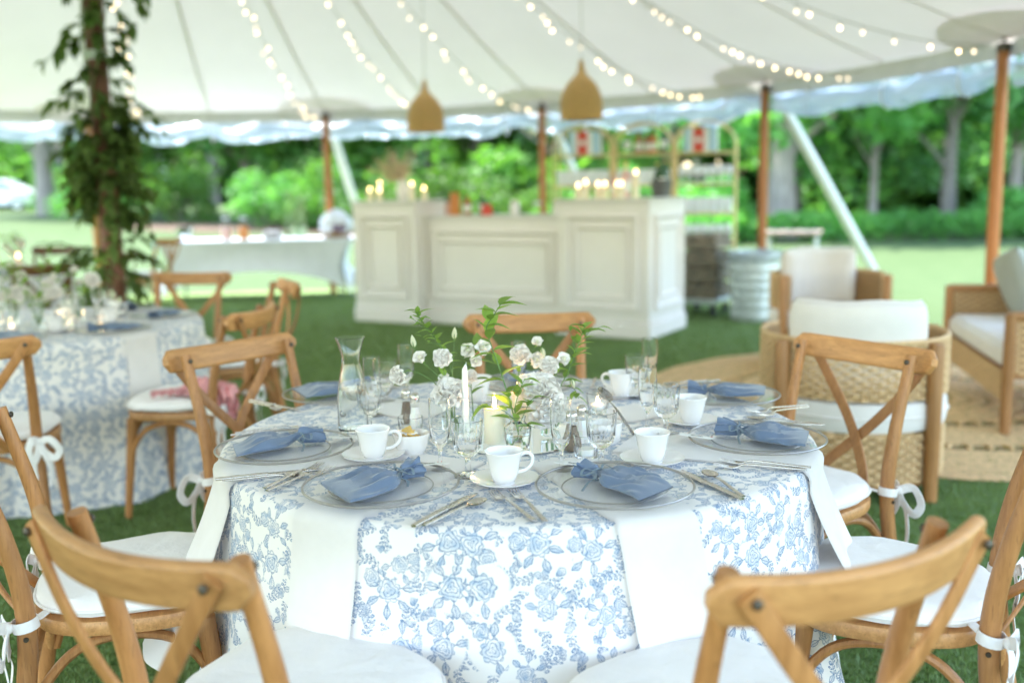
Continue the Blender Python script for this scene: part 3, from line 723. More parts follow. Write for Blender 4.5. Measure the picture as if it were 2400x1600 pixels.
def chair(x, y, face, lb, clb, group, ties=True, darkw=False, cushion=True):
    """face: direction (dx,dy) the sitter looks"""
    rz = math.atan2(face[1], face[0])-PI/2
    t = thing('cross_back_chair', lb, 'chair', (x, y, .006), rz, group)
    for nm, lst in CH.items():
        if nm in ('pad', 'piping', 'tie'): continue
        for me, mk in lst:
            if not me.materials: me.materials.append(MT[mk])
            obj('bolt' if nm == 'screw' else nm, dark(me) if darkw and mk != 'bolt' else me, None, t)
    if cushion:
        c = thing('seat_cushion', clb, 'cushion', (x, y, .006), rz, 'white tie-on seat cushions')
        for me, mk in [CH['pad'], CH['piping']] + (CH['tie'] if ties else []):
            if not me.materials: me.materials.append(MT[mk])
            obj(me.name.split('.')[0], me, None, c)
    return t
G1 = 'chairs around the front table'
T1 = Vector((.01, 2.555, 0)); TZ = .750
for x, y, f, lb in ((-.388, 1.685, (.57, .82), 'large blurred at front left, seen from behind'), (.33, 1.605, (-.45, .89), 'large blurred at front right, seen from behind'),
        (-.915, 2.265, (.95, .30), 'at the left edge of the front table'), (-.685, 3.08, (.77, -.63), 'beyond the front table, left of the carafe'),
        (.075, 3.545, (.02, -1), 'behind the flowers, in front of the bar'), (.82, 2.872, (-.83, -.56), 'in front of the wicker barrel chair'), (.855, 2.14, (-.88, .47), 'cut by the right picture edge')):
    chair(x, y, f, 'honey oak cross-back chair ' + lb, 'white cushion on the oak chair ' + lb, G1)
T2 = Vector((-2.33, 4.9, 0))
G2 = 'chairs around the left table'
cb = chair(-1.44, 4.30, (-.97, .12), 'oak cross-back chair with pink cloth on its seat by the left table', 'white cushion under the pink cloth by the left table', G2)
chair(-1.53, 5.32, (-.93, -.38), 'oak cross-back chair seen edge-on at the right of the left table', 'white cushion on the edge-on chair right of the left table', G2)
chair(-2.02, 5.86, (-.12, -1), 'oak cross-back chair facing us behind the left table', 'white cushion on the chair facing us behind the left table', G2)
chair(-2.02, 3.78, (-.25, .97), 'oak cross-back chair cut by the left edge, before the left table', 'white cushion tied on the chair at the left picture edge', G2)
G3 = 'dark chairs around the far left table'
T3 = Vector((-4.45, 8.25, 0))
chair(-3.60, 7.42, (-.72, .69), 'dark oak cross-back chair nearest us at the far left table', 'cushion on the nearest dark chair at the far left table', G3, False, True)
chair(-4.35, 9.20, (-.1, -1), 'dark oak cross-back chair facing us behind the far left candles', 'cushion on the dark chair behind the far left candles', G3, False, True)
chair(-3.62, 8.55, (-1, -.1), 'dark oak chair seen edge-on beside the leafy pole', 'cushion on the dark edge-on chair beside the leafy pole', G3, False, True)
chair(-4.05, 11.0, (-1, .15), 'small distant oak chair just right of the leafy pole', 'cushion on the small distant chair right of the leafy pole', G3, False, False)
# pink gauze on the chair seat
def pinkfn(u, v):
    x = (u-.5)*.30; y = (v-.5)*.22; h = .055*math.exp(-(x/.12)**2-(y/.08)**2)*(1+.35*math.sin(u*23+v*9)+.3*math.sin(v*31-u*12))
    e = max(abs(x)/.15, abs(y)/.11); return (x+.012*math.sin(v*20), y+.012*math.sin(u*25), h*(1 if e < .92 else .3)+.003+.006*abs(math.sin(u*40+v*17)))
pk = thing('pink_cloth', 'crumpled pink gauze cloth lying on a chair seat by the left table', 'cloth', (-1.33, 4.25, .530), R_(15)); pk.scale = (.8, .8, .8)
obj('bundle', MB().grid(40, 32, pinkfn), MT['pink'], pk)
obj('sleeve', MB().grid(30, 14, lambda u, v: (-.12-.16*u+.01*math.sin(v*9), -.05-.03*u+(v-.5)*(.07+.03*math.sin(u*7)), .018+.012*math.sin(u*25+v*8)+.01*math.sin(PI*v))), MT['pink'], pk)
obj('fall', MB().grid(16, 24, lambda u, v: (.10+(u-.5)*.12+.01*math.sin(v*14), -.10-.10*min(1, v*2)-.02*math.sin(u*20), .03+.02*math.sin(u*17)-.25*max(0, v-.35))), MT['pink'], pk)

# ------------------------------------------------------------------ round tables and their cloths
class Cloth:
    def __init__(s, R, seed, fold): s.R = R; rg = random.Random(seed); s.c = [(k, rg.uniform(.35, 1.)*a, rg.uniform(0, 6.28)) for k, a in ((5, .8), (9, .8), (13, .9), (17, .55), (23, .3))]; s.fold = fold
    def r(s, a, d):
        """skirt radius at drop d below the top"""
        w = sum(q*math.sin(k*a+p) for k, q, p in s.c); g = smoothstep(.03, .75, d)
        return s.R+.010+.045*d+.034*g + s.fold*g*w*.030*(.35+d/.75)
def table(name, c, R, seed, fold, lb_t, lb_c, group, rot=0):
    t = thing('round_table', lb_t, 'table', tuple(c), 0, 'round folding tables')
    obj('table_top', MB().lathe([(0.001, .715), (R-.03, .715), (R-.02, .722), (R-.02, .738), (R-.03, .744), (.001, .744)], 40), MT['wood_dk'], t)
    for k in range(4):
        a = PI/4+k*PI/2; obj('leg', MB().tube([(.42*math.cos(a), .42*math.sin(a), .006), (.45*math.cos(a), .45*math.sin(a), .715)], .014, 8), MT['greymetal'], t)
    cl = Cloth(R, seed, fold); n = 220; mb = MB(); uvs = []
    rings = []
    for r in (0.001, .15, .3, .45, .6, R-.04, R-.015): rings.append(('t', r, 0))
    for an in (15, 35, 55, 75): rings.append(('e', R-.015+.022*math.sin(R_(an)), .022*(1-math.cos(R_(an)))))
    for d in np.linspace(.03, .737, 26): rings.append(('s', 0, d))
    V = []; UV = []; UVS = []; arc = []; pv = None
    for kind, r, d in rings:
        q = (r if kind != 's' else R+.01+.045*d, d); arc.append(q[0] if pv is None else arc[-1]+math.hypot(q[0]-pv[0], q[1]-pv[1])); pv = q
    for kind, r, d in rings:
        for i in range(n+1):
            a = -PI/2 + 2*PI*(i/n-.5)
            if kind == 's': rr = cl.r(a, d)
            else: rr = r
            z = .7495-d + (.0012*math.sin(9*a)*math.sin(r*14) if kind == 't' else 0)
            if kind == 's' and d > .73: z = .010
            V.append((rr*math.cos(a), rr*math.sin(a), z))
            UVS.append((R*(a+PI/2)*1.06, -r))
            if kind == 't': UV.append((r*math.cos(a), r*math.sin(a)))
            else:
                UV.append((R*(a+PI/2)*1.06, -arc[len(V)//(n+1)-(0 if len(V) % (n+1) else 1)]))
    m = n+1; F = [(k*m+i, (k+1)*m+i, (k+1)*m+i+1, k*m+i+1) for k in range(len(rings)-1) for i in range(n)]
    me = bpy.data.meshes.new('tablecloth'); me.from_pydata(V, [], F); ul = me.uv_layers.new(name='UVMap')
    lv = np.zeros(len(me.loops), np.int32); me.loops.foreach_get('vertex_index', lv); uvv = np.array(UV, np.float32)[lv]
    s0 = slice(6*n*4, 7*n*4); uvv[s0] = np.array(UVS, np.float32)[lv[s0]]; ul.data.foreach_set('uv', uvv.ravel()); me.shade_smooth()
    # outward normals
    o = obj('tablecloth', me, MT['toile'], None, tuple(c), (0, 0, rot)); tag(o, lb_c, 'tablecloth', 'blue toile tablecloths')
    return cl
TR1 = .754
cl1 = table('t', T1, TR1, 4, 2.1, 'round folding table under the blue floral cloth in front', 'white tablecloth with blue floral print on the front table', 'x')
cl2 = table('t', T2, TR1, 11, 1.25, 'round folding table under the cloth at left', 'white tablecloth with blue floral print on the left table', 'x')
cl3 = table('t', T3, TR1, 16, 1.2, 'round folding table under the far left cloth', 'blue and white tablecloth on the far left table behind', 'x')

# ------------------------------------------------------------------ tableware
def shared(fn):
    cache = {}
    def get(*a):
        if a not in cache: cache[a] = fn(*a)
        return cache[a]
    return get
def closed_lathe(outer, inner, n=28, fr=None):
    """hollow vessel: outer profile bottom->top, inner top->bottom"""
    return MB().lathe(outer+inner, n, fr=fr)
@shared
def me_charger(): 
    p = [(0.001, .003), (.10, .003), (.112, .004), (.135, .010), (.164, .013), (.165, .0155), (.135, .0135), (.110, .0075), (.10, .0062), (.001, .0062)]
    me = MB().lathe(p, 56).mesh('glass_plate'); me.materials.append(MT['thin']); return me
@shared
def me_rim():
    me = MB().tube([(.1655*math.cos(x), .1655*math.sin(x), .0145) for x in np.linspace(0, 2*PI, 73)[:-1]], .0028, 6, closed=True).mesh('rim'); me.materials.append(MT['rim']); return me
@shared
def me_ring():
    me = MB().tube([(.111*math.cos(x), .111*math.sin(x), .0072) for x in np.linspace(0, 2*PI, 61)[:-1]], .0016, 5, closed=True).mesh('well_line'); me.materials.append(MT['rim']); return me
@shared
def me_fork():
    mb = MB(); mb.sweep(catmull([(0, -.095, .004), (0, -.05, .006), (0, 0, .009), (0, .035, .010), (0, .05, .006)], 5), rrect(.010, .0028, .4, 2), (0, 0, 1), scale=[(1.15-.035*i, 1) if i < 15 else (.68, 1) for i in range(21)])
    mb.sweep(catmull([(0, .048, .006), (0, .060, .0035), (0, .072, .004)], 4), rrect(.022, .0022, .4, 2), (0, 0, 1), scale=[(.45, 1), (.55, 1), (.7, 1), (.85, 1), (.95, 1), (1, 1), (1, 1), (1, 1), (1, 1)])
    for k in range(4): x = (-.0095+.00633*k); mb.sweep([(x, .071, .004), (x, .09, .006), (x, .106, .010)], rrect(.0032, .002, .4, 2), (0, 0, 1), scale=[1, .9, .55])
    me = mb.mesh('fork'); me.materials.append(MT['silver']); return me
@shared
def me_knife():
    mb = MB(); mb.sweep(catmull([(0, -.115, .005), (0, -.06, .005), (0, .0, .005)], 5), rrect(.015, .0055, .45, 3), (0, 0, 1), scale=[(.8+.02*i, 1) for i in range(11)])
    mb.sweep([(0, 0, .005), (0, .02, .004), (.001, .07, .004), (.002, .10, .004), (.005, .118, .004)], rrect(.019, .0016, .4, 2), (0, 0, 1), scale=[.7, 1, 1, .85, .2])
    me = mb.mesh('knife'); me.materials.append(MT['silver']); return me
@shared
def me_spoon(L):
    mb = MB(); mb.sweep(catmull([(0, -.09*L, .004), (0, -.04*L, .006), (0, .02*L, .009), (0, .045*L, .006)], 5), rrect(.009, .0026, .4, 2), (0, 0, 1), scale=[(1.2-.04*i, 1) for i in range(16)])
    def bowl(u, v):
        a = 2*PI*u; r = v; x = .0165*r*math.cos(a)*(1-.12*math.sin(a)); y = .027*r*math.sin(a); return (x*L, .070*L+y*L, .0015+.0065*r*r)
    mb.grid(18, 6, bowl, wrap=True); mb.grid(18, 6, lambda u, v: tuple(Vector(bowl(u, v))+Vector((0, 0, .0011))), wrap=True)
    me = mb.mesh('spoon'); me.materials.append(MT['silver']); return me
@shared
def me_cup():
    p = [(.001, .0), (.022, .0), (.024, .004), (.026, .006), (.0305, .020), (.034, .040), (.0385, .060), (.042, .068), (.0415, .0695), (.0375, .061), (.032, .040), (.0285, .020), (.023, .0085), (.001, .0075)]
    me = MB().lathe(p, 36).mesh('bowl'); me.materials.append(MT['china']); return me
@shared
def me_handle():
    pts = catmull([(.0345, 0, .055), (.052, 0, .060), (.064, 0, .050), (.062, 0, .034), (.048, 0, .022), (.029, 0, .018)], 5)
    me = MB().sweep(pts, rrect(.008, .0052, .5, 3), [(0, 1, 0)]*len(pts)).mesh('handle'); me.materials.append(MT['china']); return me
@shared
def me_saucer():
    p = [(.001, .002), (.026, .002), (.028, .0), (.031, .0), (.034, .004), (.060, .010), (.074, .0165), (.0745, .0185), (.060, .0135), (.034, .0075), (.024, .006), (.022, .0075), (.001, .0072)]
    me = MB().lathe(p, 40).mesh('saucer'); me.materials.append(MT['china']); return me
def cutfr(k, amt, lo, hi):
    return lambda i, a: 1-(amt*(abs(math.sin(k*a/2))**1.0) if lo <= i <= hi else 0)
@shared
def me_goblet():
    out = [(.001, .0), (.034, .0), (.0345, .0025), (.018, .006), (.0075, .010), (.0065, .020), (.0062, .034), (.009, .042), (.020, .048), (.029, .058), (.0325, .072), (.034, .090), (.0352, .108), (.0358, .128)]
    inn = [(.0342, .1285), (.0334, .108), (.0318, .090), (.0295, .074), (.022, .062), (.001, .058)]
    me = MB().lathe(out+inn, 56, fr=cutfr(16, .055, 8, 11)).mesh('goblet'); me.materials.append(MT['glass']); return me
@shared
def me_flute():
    out = [(.001, .0), (.031, .0), (.0315, .002), (.015, .005), (.006, .009), (.0045, .03), (.0045, .045), (.008, .055), (.017, .066), (.0225, .085), (.0245, .115), (.024, .150), (.0232, .168)]
    inn = [(.0219, .1685), (.0227, .150), (.0231, .115), (.021, .086), (.012, .070), (.001, .066)]
    me = MB().lathe(out+inn, 40).mesh('flute'); me.materials.append(MT['glass']); return me
@shared
def me_votive():
    out = [(.001, 0), (.024, 0), (.027, .003), (.030, .02), (.032, .045), (.0325, .058)]; inn = [(.0300, .0585), (.029, .045), (.0265, .020), (.022, .010), (.001, .009)]
    me = MB().lathe(out+inn, 48, fr=cutfr(20, .06, 1, 4)).mesh('votive'); me.materials.append(MT['glass']); return me
def rim_ring(r, z, parent, th=.0009):
    pass
def glassware(fn, name, lb, cat, x, y, z=TZ, rz=0, group=None, sc=1.0):
    o = obj(name, fn(), None, None, (x, y, z), (0, 0, rz), sc); return tag(o, lb, cat, group)
def cup(x, y, rz, wd, z=TZ):
    s = obj('saucer', me_saucer(), None, None, (x, y, z), (0, 0, rz)); tag(s, 'white china saucer under the cup ' + wd, 'saucer', 'white saucers')
    c = thing('teacup', 'white china teacup on a saucer ' + wd, 'cup', (x, y, z+.0078), rz, 'white teacups'); obj('bowl', me_cup(), None, c); obj('handle', me_handle(), None, c)
def pouch_mesh(seed):
    rg = random.Random(seed); ph = [rg.uniform(0, 6) for _ in range(5)]; L = .225
    bend = rg.uniform(-.03, .03); WD = rg.uniform(.060, .074); TH = rg.uniform(.010, .015); NK = rg.uniform(.74, .84); SK = rg.uniform(-.03, .03)
    def prof(v):
        if v < .70: w = .056+.006*math.sin(v*4); th = .0185*math.sin(PI*min(1, (v/.70)*.86+.09))**.7
        else: w = 0; th = 0
        return w, th
    def fn(u, v):
        a = 2*PI*u; y = -.115+L*v
        neck = NK
        if v <= neck:
            f = v/neck; w = WD*(1-.84*smoothstep(.60, 1., f)**1.1)*(1+.05*math.sin(f*5+ph[4])); th = TH*(math.sin(PI*(.03+.85*f))**.75)*(1-.25*smoothstep(.7, 1, f))
        else:
            f = (v-neck)/(1-neck); w = .0095+.020*f**.8; th = .0125+.006*f
        cr = smoothstep(.45, NK, v)
        k = 1+cr*(.13*math.sin(9*a+ph[0])+.07*math.sin(15*a+ph[1]))
        ce = abs(math.cos(a))**.62*math.copysign(1, math.cos(a)); se = math.copysign(abs(math.sin(a))**(.85), math.sin(a))
        x = w*ce*k+bend*math.sin(v*3); z = th*se*k; y += SK*x/.06*(1-v)
        z += .0042*math.sin(9*x/.05+ph[2]+v*9+2*math.sin(v*6+ph[1]))*(se > 0)*smoothstep(0, .3, v) + .0035*math.sin(v*13+ph[3])*(se > 0)
        return (x, y, max(.0008, z+.0165+.004*(v > neck)*math.sin(5*a)))
    mb = MB().grid(48, 40, fn, wrap=True)
    # closed bottom seam
    mb.add([fn(i/48, 0) for i in range(48)], [tuple(range(48))[::-1]])
    return mb.mesh('bag')
def pouch(x, y, z, ang, seed, lb, group='blue satin favour pouches'):
    """ang: direction of the gathered neck"""
    t = thing('satin_pouch', lb, 'pouch', (x, y, z), ang-PI/2, group); rg = random.Random(seed)
    me = pouch_mesh(seed); me.materials.append(MT['satin']); obj('bag', me, None, t)
    mb = MB(); c = Vector((0, .057, .0175)); mb.tube([c+Vector((.0125*math.cos(q), .003*math.sin(3*q), .0135*math.sin(q))) for q in np.linspace(0, 2*PI, 17)[:-1]], .0024, 6, closed=True)
    for s in (-1, 1):
        k = c+Vector((s*.010, 0, .009)); lp = catmull([k, k+Vector((s*.018, .012, .006)), k+Vector((s*.034, .004, -.004)), k+Vector((s*.020, -.010, .002)), k], 4); mb.sweep(lp, rrect(.0055, .0008), (0, 0, 1))
        e = rg.uniform(.04, .08); lp = catmull([k, k+Vector((s*.015, -.02, -.006)), k+Vector((s*.03, -.2*e, -.016)), k+Vector((s*e, -.5*e, -.0225))], 5); mb.sweep(lp, rrect(.0055, .0008), (0, 0, 1))
    obj('ribbon', mb, MT['ribbon'], t)
def napkin(cl, c, a, wd, lb, skew=0., drop=.40, half=.088, inner=.30, flare=0.):
    mb = MB(); seq = []
    R = cl.R
    for layer in (0, 1):
        off = .0012+.0018*layer
        pts = [('t', r) for r in np.linspace(inner, R-.03, 6)] + [('e', an) for an in (0, 30, 60, 90)] + [('s', d) for d in np.linspace(.05, drop-.012*layer, 14)]
        def fn(u, v):
            k = v*(len(pts)-1); kd, q = pts[min(len(pts)-1, int(round(k)))]
            w = (u-.5)*2*half*(1-.05*layer)
            if kd == 't': r = q; z = .7505+off; aa = a
            elif kd == 'e': r = R-.014+(.029+off)*math.sin(R_(q)); z = .7285+(.022+off)*math.cos(R_(q))
            else: r = 0; z = .7505-q
            if kd == 's':
                sk = skew*(q/drop); th = a+(w+sk)/(R+.05); r = max(cl.r(th+e, min(.74, q+dd)) for e in (-.035, 0, .035) for dd in (-.02, 0, .02))+off*.6+.002+.004*math.sin(u*5+q*9)*q; r = max(r, R+.0125+off)+flare*max(0, q-.05)*(1+1.2*q)
                return (r*math.cos(th), r*math.sin(th), z)
            if kd == 'e' or kd == 't':
                th = a; x = r*math.cos(th)-w*math.sin(th)*1.0; y = r*math.sin(th)+w*math.cos(th)
                if kd == 'e': th = a+w/(R+.05); x, y = r*math.cos(th), r*math.sin(th)
                return (x, y, z)
        mb.grid(13, len(pts), fn)
    o = obj('napkin', mb, MT['napkin'], None, tuple(c)); return tag(o, lb, 'napkin', 'white hanging napkins')
def card(x, y, z, rz, lb, dot=True):
    t = thing('place_card', lb, 'card', (x, y, z), 0, 'white place cards', rot=(R_(-9), R_(4), rz))
    obj('sheet', MB().box((0, 0, 0), (.082, .05, .0009)), MT['paper'], t)
    mb = MB(); rg = random.Random(int(abs(x)*1000)); p = []
    for i in range(26): f = i/25; p.append((-.014+.028*f+.002*math.sin(i*2.1), .0035*math.sin(i*1.7+rg.random())*(1.6 if i in (1, 2, 13, 14) else .8), .0009))
    mb.tube(p, .0005, 4); obj('handwriting', mb, MT['ink'], t)
    if dot: obj('seal', MB().lathe([(.001, .0012), (.0028, .0012), (.003, .0004)], 12, (.034, .018, 0)), MT['red'], t)
def flat(meobj, name, lb, cat, x, y, ang, group, z=TZ+.002, sc=1.):
    o = obj(name, meobj, None, None, (x, y, z), (0, 0, ang-PI/2), sc); return tag(o, lb, cat, group)

settings = [  # plate x, y, pouch neck direction (deg), words, card pos, card rot
    (-.565, 2.385, 35, 'leftmost setting of the front table', (-.425, 2.447), 12),
    (-.285, 2.055, 48, 'front left setting', (-.195, 2.185), 28),
    (.210, 2.020, 128, 'front right setting', (.135, 2.165), -18),
    (.600, 2.390, 145, 'right setting near the barrel chair', (.452, 2.392), -22),
    (.625, 2.905, 168, 'far right setting by the jute rug', None, 0),
    (-.545, 3.03, 30, 'far left setting behind the carafe', None, 0),
    (.055, 3.13, -80, 'far setting hidden behind the flowers', None, 0)]
for i, (px, py, pa, wd, cp, cr) in enumerate(settings):
    d = Vector((px, py, 0))-T1; a = math.atan2(d.y, d.x); rad = Vector((math.cos(a), math.sin(a), 0)); tan = Vector((-math.sin(a), math.cos(a), 0))   # tan = anticlockwise
    napkin(cl1, T1, a+(.15, 0, 0, -.16, 0, 0, 0)[i], wd, 'long white napkin hanging off the table, ' + wd, skew=(0, -.015, .05, .03, 0, 0, 0)[i], drop=(.42, .36, .40, .42, .36, .36, .36)[i], flare=(.24, .02, .05, .26, .1, .1, 0)[i], half=(.115, .088, .092, .115, .088, .088, .088)[i])
    t = thing('charger_plate', 'clear glass charger plate with silver rim, ' + wd, 'plate', (px, py, TZ+.0035), 0, 'glass charger plates')
    obj('glass_plate', me_charger(), None, t); obj('rim', me_rim(), None, t); obj('well_line', me_ring(), None, t)
    q = Vector((px, py, 0)) + rad*.01
    pouch(q.x, q.y, TZ+.0108, R_(pa), i+3, 'blue satin pouch on the plate of the ' + wd)
    if cp: card(cp[0], cp[1], TZ+.0215, R_(cr), 'small white place card with handwriting, ' + wd)
    # sitter faces -rad: forks on the sitter's left = +tan rotated ... left hand side is  -tan x
    left = -tan if False else Vector((rad.y*-1, rad.x, 0))*-1
    for k, (off, r0) in enumerate(((.205, .0), (.235, -.012))):
        p = Vector((px, py, 0)) + left*off + rad*(.03+r0); flat(me_fork(), 'fork', ('inner' if k == 0 else 'outer') + ' silver fork left of the plate, ' + wd, 'fork', p.x, p.y, a+PI+R_((-3, 4)[k]), 'silver forks')
    p = Vector((px, py, 0)) - left*.200 + rad*.05; flat(me_knife(), 'knife', 'silver table knife right of the plate, ' + wd, 'knife', p.x, p.y, a+PI+R_(2), 'silver knives')
    p = Vector((px, py, 0)) - left*.228 + rad*.06; flat(me_spoon(1.0), 'spoon', 'silver spoon beside the knife, ' + wd, 'spoon', p.x, p.y, a+PI+R_(-7), 'silver spoons')
cup(-.335, 2.305, R_(10), 'at the leftmost setting')
cup(-.022, 2.085, R_(15), 'at centre front between the two near plates')
cup(.318, 2.225, R_(60), 'at right between the front goblets and pouch')
cup(.475, 2.595, R_(100), 'at right behind the place card')
cup(.330, 2.965, R_(150), 'at the far right of the table')
cup(-.105, 2.93, R_(200), 'behind the white candle and flowers')
for x, y, wd in ((-.104, 2.16, 'in front of the candles, left of centre'), (.200, 2.215, 'in front of the salt and pepper'), (.393, 2.50, 'beside the right-hand cups'), (.375, 2.955, 'at the far right of the table'), (-.385, 2.60, 'right of the carafe'), (-.385, 2.955, 'behind the carafe, far left')):
    glassware(me_goblet, 'water_goblet', 'cut crystal water goblet ' + wd, 'glass', x, y, group='crystal water goblets')
for x, y, wd in ((-.168, 2.20, 'at front left beside the sugar bowl'), (.107, 2.18, 'at front right before the white peony'), (.352, 2.55, 'behind the right-hand cup'), (.425, 3.03, 'tallest at the far right'), (-.40, 2.78, 'behind the carafe'), (-.325, 3.0, 'at the far left before the lawn-green floor'), (.02, 3.02, 'behind the roses')):
    glassware(me_flute, 'champagne_flute', 'clear champagne flute ' + wd, 'glass', x, y, group='champagne flutes')
# carafe of water
t = thing('water_carafe', 'tall clear glass carafe half filled with water', 'carafe', (-.428, 2.60, TZ))
out = [(.001, 0), (.036, 0), (.040, .004), (.041, .02), (.040, .09), (.0365, .125), (.030, .155), (.0245, .180), (.0235, .195), (.027, .215), (.034, .238), (.0395, .252)]
inn = [(.0375, .2525), (.0318, .238), (.0248, .215), (.0213, .195), (.0223, .180), (.0278, .155), (.0342, .125), (.0377, .09), (.0385, .02), (.036, .010), (.001, .009)]
obj('glass_body', MB().lathe(out+inn, 36), MT['glass'], t)
obj('water', MB().lathe([(.001, .0095), (.0362, .0105), (.0382, .021), (.0374, .09), (.0352, .115), (.001, .1155)], 36), MT['water'], t)
# sugar bowl
t = thing('sugar_bowl', 'white china bowl full of yellow sugar packets', 'bowl', (-.25, 2.362, TZ))
obj('bowl', MB().lathe([(.001, 0), (.030, 0), (.033, .003), (.040, .020), (.0435, .040), (.0455, .046), (.0455, .050), (.0435, .051), (.0415, .046), (.038, .022), (.030, .007), (.001, .006)], 36), MT['china'], t)
pk_me = MB().box((0, 0, 0), (.032, .018, .004), .0018).mesh('sugar_packet'); pk_me.materials.append(MT['gold_paper']); pw_me = MB().box((0, 0, 0), (.032, .018, .004), .0018).mesh('sugar_packet'); pw_me.materials.append(MT['paper'])
rg = random.Random(4)
for k in range(11):
    o = obj('sugar_packet', pk_me if k % 4 else pw_me, None, None, (-.25+rg.uniform(-.016, .016), 2.362+rg.uniform(-.016, .016), TZ+.032+.0022*k), (rg.uniform(-.5, .5), rg.uniform(-.6, .6), rg.uniform(0, 3.1)))
    tag(o, ('yellow' if k % 4 else 'white') + ' sugar packet heaped in the small white bowl', 'sugar packet', ('yellow' if k % 4 else 'white') + ' sugar packets in the bowl')
# creamer with spoon
t = thing('white_pot', 'small white china pot behind the right front goblet', 'bowl', (.232, 2.43, TZ))
obj('bowl', MB().lathe([(.001, 0), (.030, 0), (.036, .010), (.040, .035), (.041, .052), (.0395, .053), (.038, .035), (.033, .012), (.001, .008)], 32), MT['china'], t)
o = obj('spoon', me_spoon(1.05), None, None, (.262, 2.445, TZ+.066), (R_(48), R_(8), R_(140))); tag(o, 'silver spoon standing up out of the white pot', 'spoon', 'silver spoons')
# salt and pepper
def shaker(x, y, fill, wd):
    t = thing(('pepper' if fill == 'pepper' else 'salt')+'_shaker', wd, 'shaker', (x, y, TZ), 0, 'salt and pepper shakers')
    f8 = lambda i, a: 1+.07*math.cos(8*a)
    obj('glass_body', MB().lathe([(.001, 0), (.019, 0), (.0195, .004), (.016, .025), (.0125, .050), (.0105, .070), (.0105, .076), (.001, .0761)], 32, fr=f8), MT['thin'], t)
    obj('filling', MB().lathe([(.001, .003), (.0172, .003), (.0176, .006), (.0143, .025), (.0112, .048), (.0097, .062), (.001, .0625)], 32, fr=f8), MT['pepper'] if fill == 'pepper' else MT['waxw'], t)
    obj('cap', MB().lathe([(.0115, .074), (.0125, .0745), (.0118, .082), (.0125, .086), (.0115, .094), (.007, .099), (.001, .1005)], 20), MT['silver'], t)
shaker(.143, 2.352, 'pepper', 'glass pepper shaker with silver cap right of the flowers')
shaker(.170, 2.415, 'salt', 'glass salt shaker next to the pepper')
shaker(-.262, 2.60, 'salt', 'glass salt shaker at left behind the sugar bowl')
shaker(-.292, 2.66, 'pepper', 'glass pepper shaker at left, behind the salt')
def flame_part(t, z, s=1.0, x=0, y=0, m='flame'):
    obj('wick', MB().tube([(x, y, z-.006), (x+.0006, y, z+.004)], .0007, 5), MT['black'], t)
    obj('flame', MB().lathe([(.0005, -.001), (.0030*s, .003*s), (.0034*s, .007*s), (.0022*s, .014*s), (.0004, .022*s)], 10, (x, y, z+.003)), MT[m], t)
def votive(x, y, wd, z=TZ, lit=True):
    t = thing('votive_holder', 'small cut glass votive holder ' + wd, 'candle holder', (x, y, z), 0, 'cut glass votives'); obj('glass_cup', me_votive(), None, t)
    c = thing('tealight', 'white tealight inside the votive ' + wd, 'candle', (x, y, z+.0095), 0, 'tealights'); obj('wax', MB().lathe([(.001, 0), (.019, 0), (.019, .014), (.001, .0145)], 20), MT['waxw'], c)
    if lit: flame_part(c, .016, .8)
votive(.172, 2.285, 'at the foot of the pepper shaker', lit=False)
votive(.240, 2.76, 'behind the salt shaker')
votive(-.265, 2.50, 'behind the sugar bowl', lit=False)
# mirror with candles and vases
o = thing('round_mirror', 'round mirror tray under the candles and vases', 'mirror', (.005, 2.475, TZ+.001)); MC = Vector((.005, 2.475, 0))
obj('glass', MB().lathe([(.001, 0), (.160, 0), (.162, .002), (.160, .0045), (.001, .0046)], 64), MT['mirror'], o)
MZ = TZ+.006
def cylvase(name, x, y, r, h, lb, cat, z=MZ, ribs=0, water=.0, taper=1.0):
    t = thing(name, lb, cat, (x, y, z), 0, 'clear glass vases' if cat == 'vase' else 'glass candle cylinders')
    out = [(.001, 0), (r*taper-.003, 0), (r*taper, .003), (r, h*.5), (r, h)]; inn = [(r-.0022, h+.0005), (r-.0022, h*.5), (r*taper-.003, .008), (.001, .007)]
    obj('glass_body', MB().lathe(out+inn, 40, fr=(lambda i, a: 1-.03*abs(math.sin(ribs*a/2))) if ribs else None), MT['thin'], t)
    if water: obj('water', MB().lathe([(.001, .0075), (r*taper-.0045, .0082), (r-.0026, h*.4), (r-.0026, h*water), (.001, h*water+.0005)], 32), MT['water'], t)
    return t
def pillar(x, y, r, h, lb, z=MZ+.008, lit=True, m='wax'):
    t = thing('pillar_candle', lb, 'candle', (x, y, z), 0, 'ivory pillar candles'); obj('wax', MB().lathe([(.001, 0), (r, 0), (r, h-.003), (r-.003, h), (r-.007, h-.002), (r*.4, h-.006), (.001, h-.007)], 32), MT[m], t)
    if lit: flame_part(t, h-.003, 1.25)
cylvase('candle_cylinder', -.046, 2.395, .033, .132, 'clear glass cylinder around the front lit ivory candle', 'candle holder'); pillar(-.046, 2.395, .0265, .088, 'lit ivory pillar candle in front, left of the vine stems')
cylvase('candle_cylinder', .020, 2.535, .033, .145, 'clear glass cylinder around the rear lit candle', 'candle holder'); pillar(.020, 2.535, .026, .098, 'lit ivory pillar candle behind the vine stems')
t = thing('taper_holder', 'small clear glass taper candle holder at left of the mirror', 'candle holder', (-.118, 2.405, MZ)); obj('glass_body', MB().lathe([(.001, 0), (.024, 0), (.025, .004), (.012, .010), (.010, .028), (.0125, .032), (.0125, .036), (.0095, .0365), (.0085, .026), (.001, .025)], 24), MT['glass'], t)
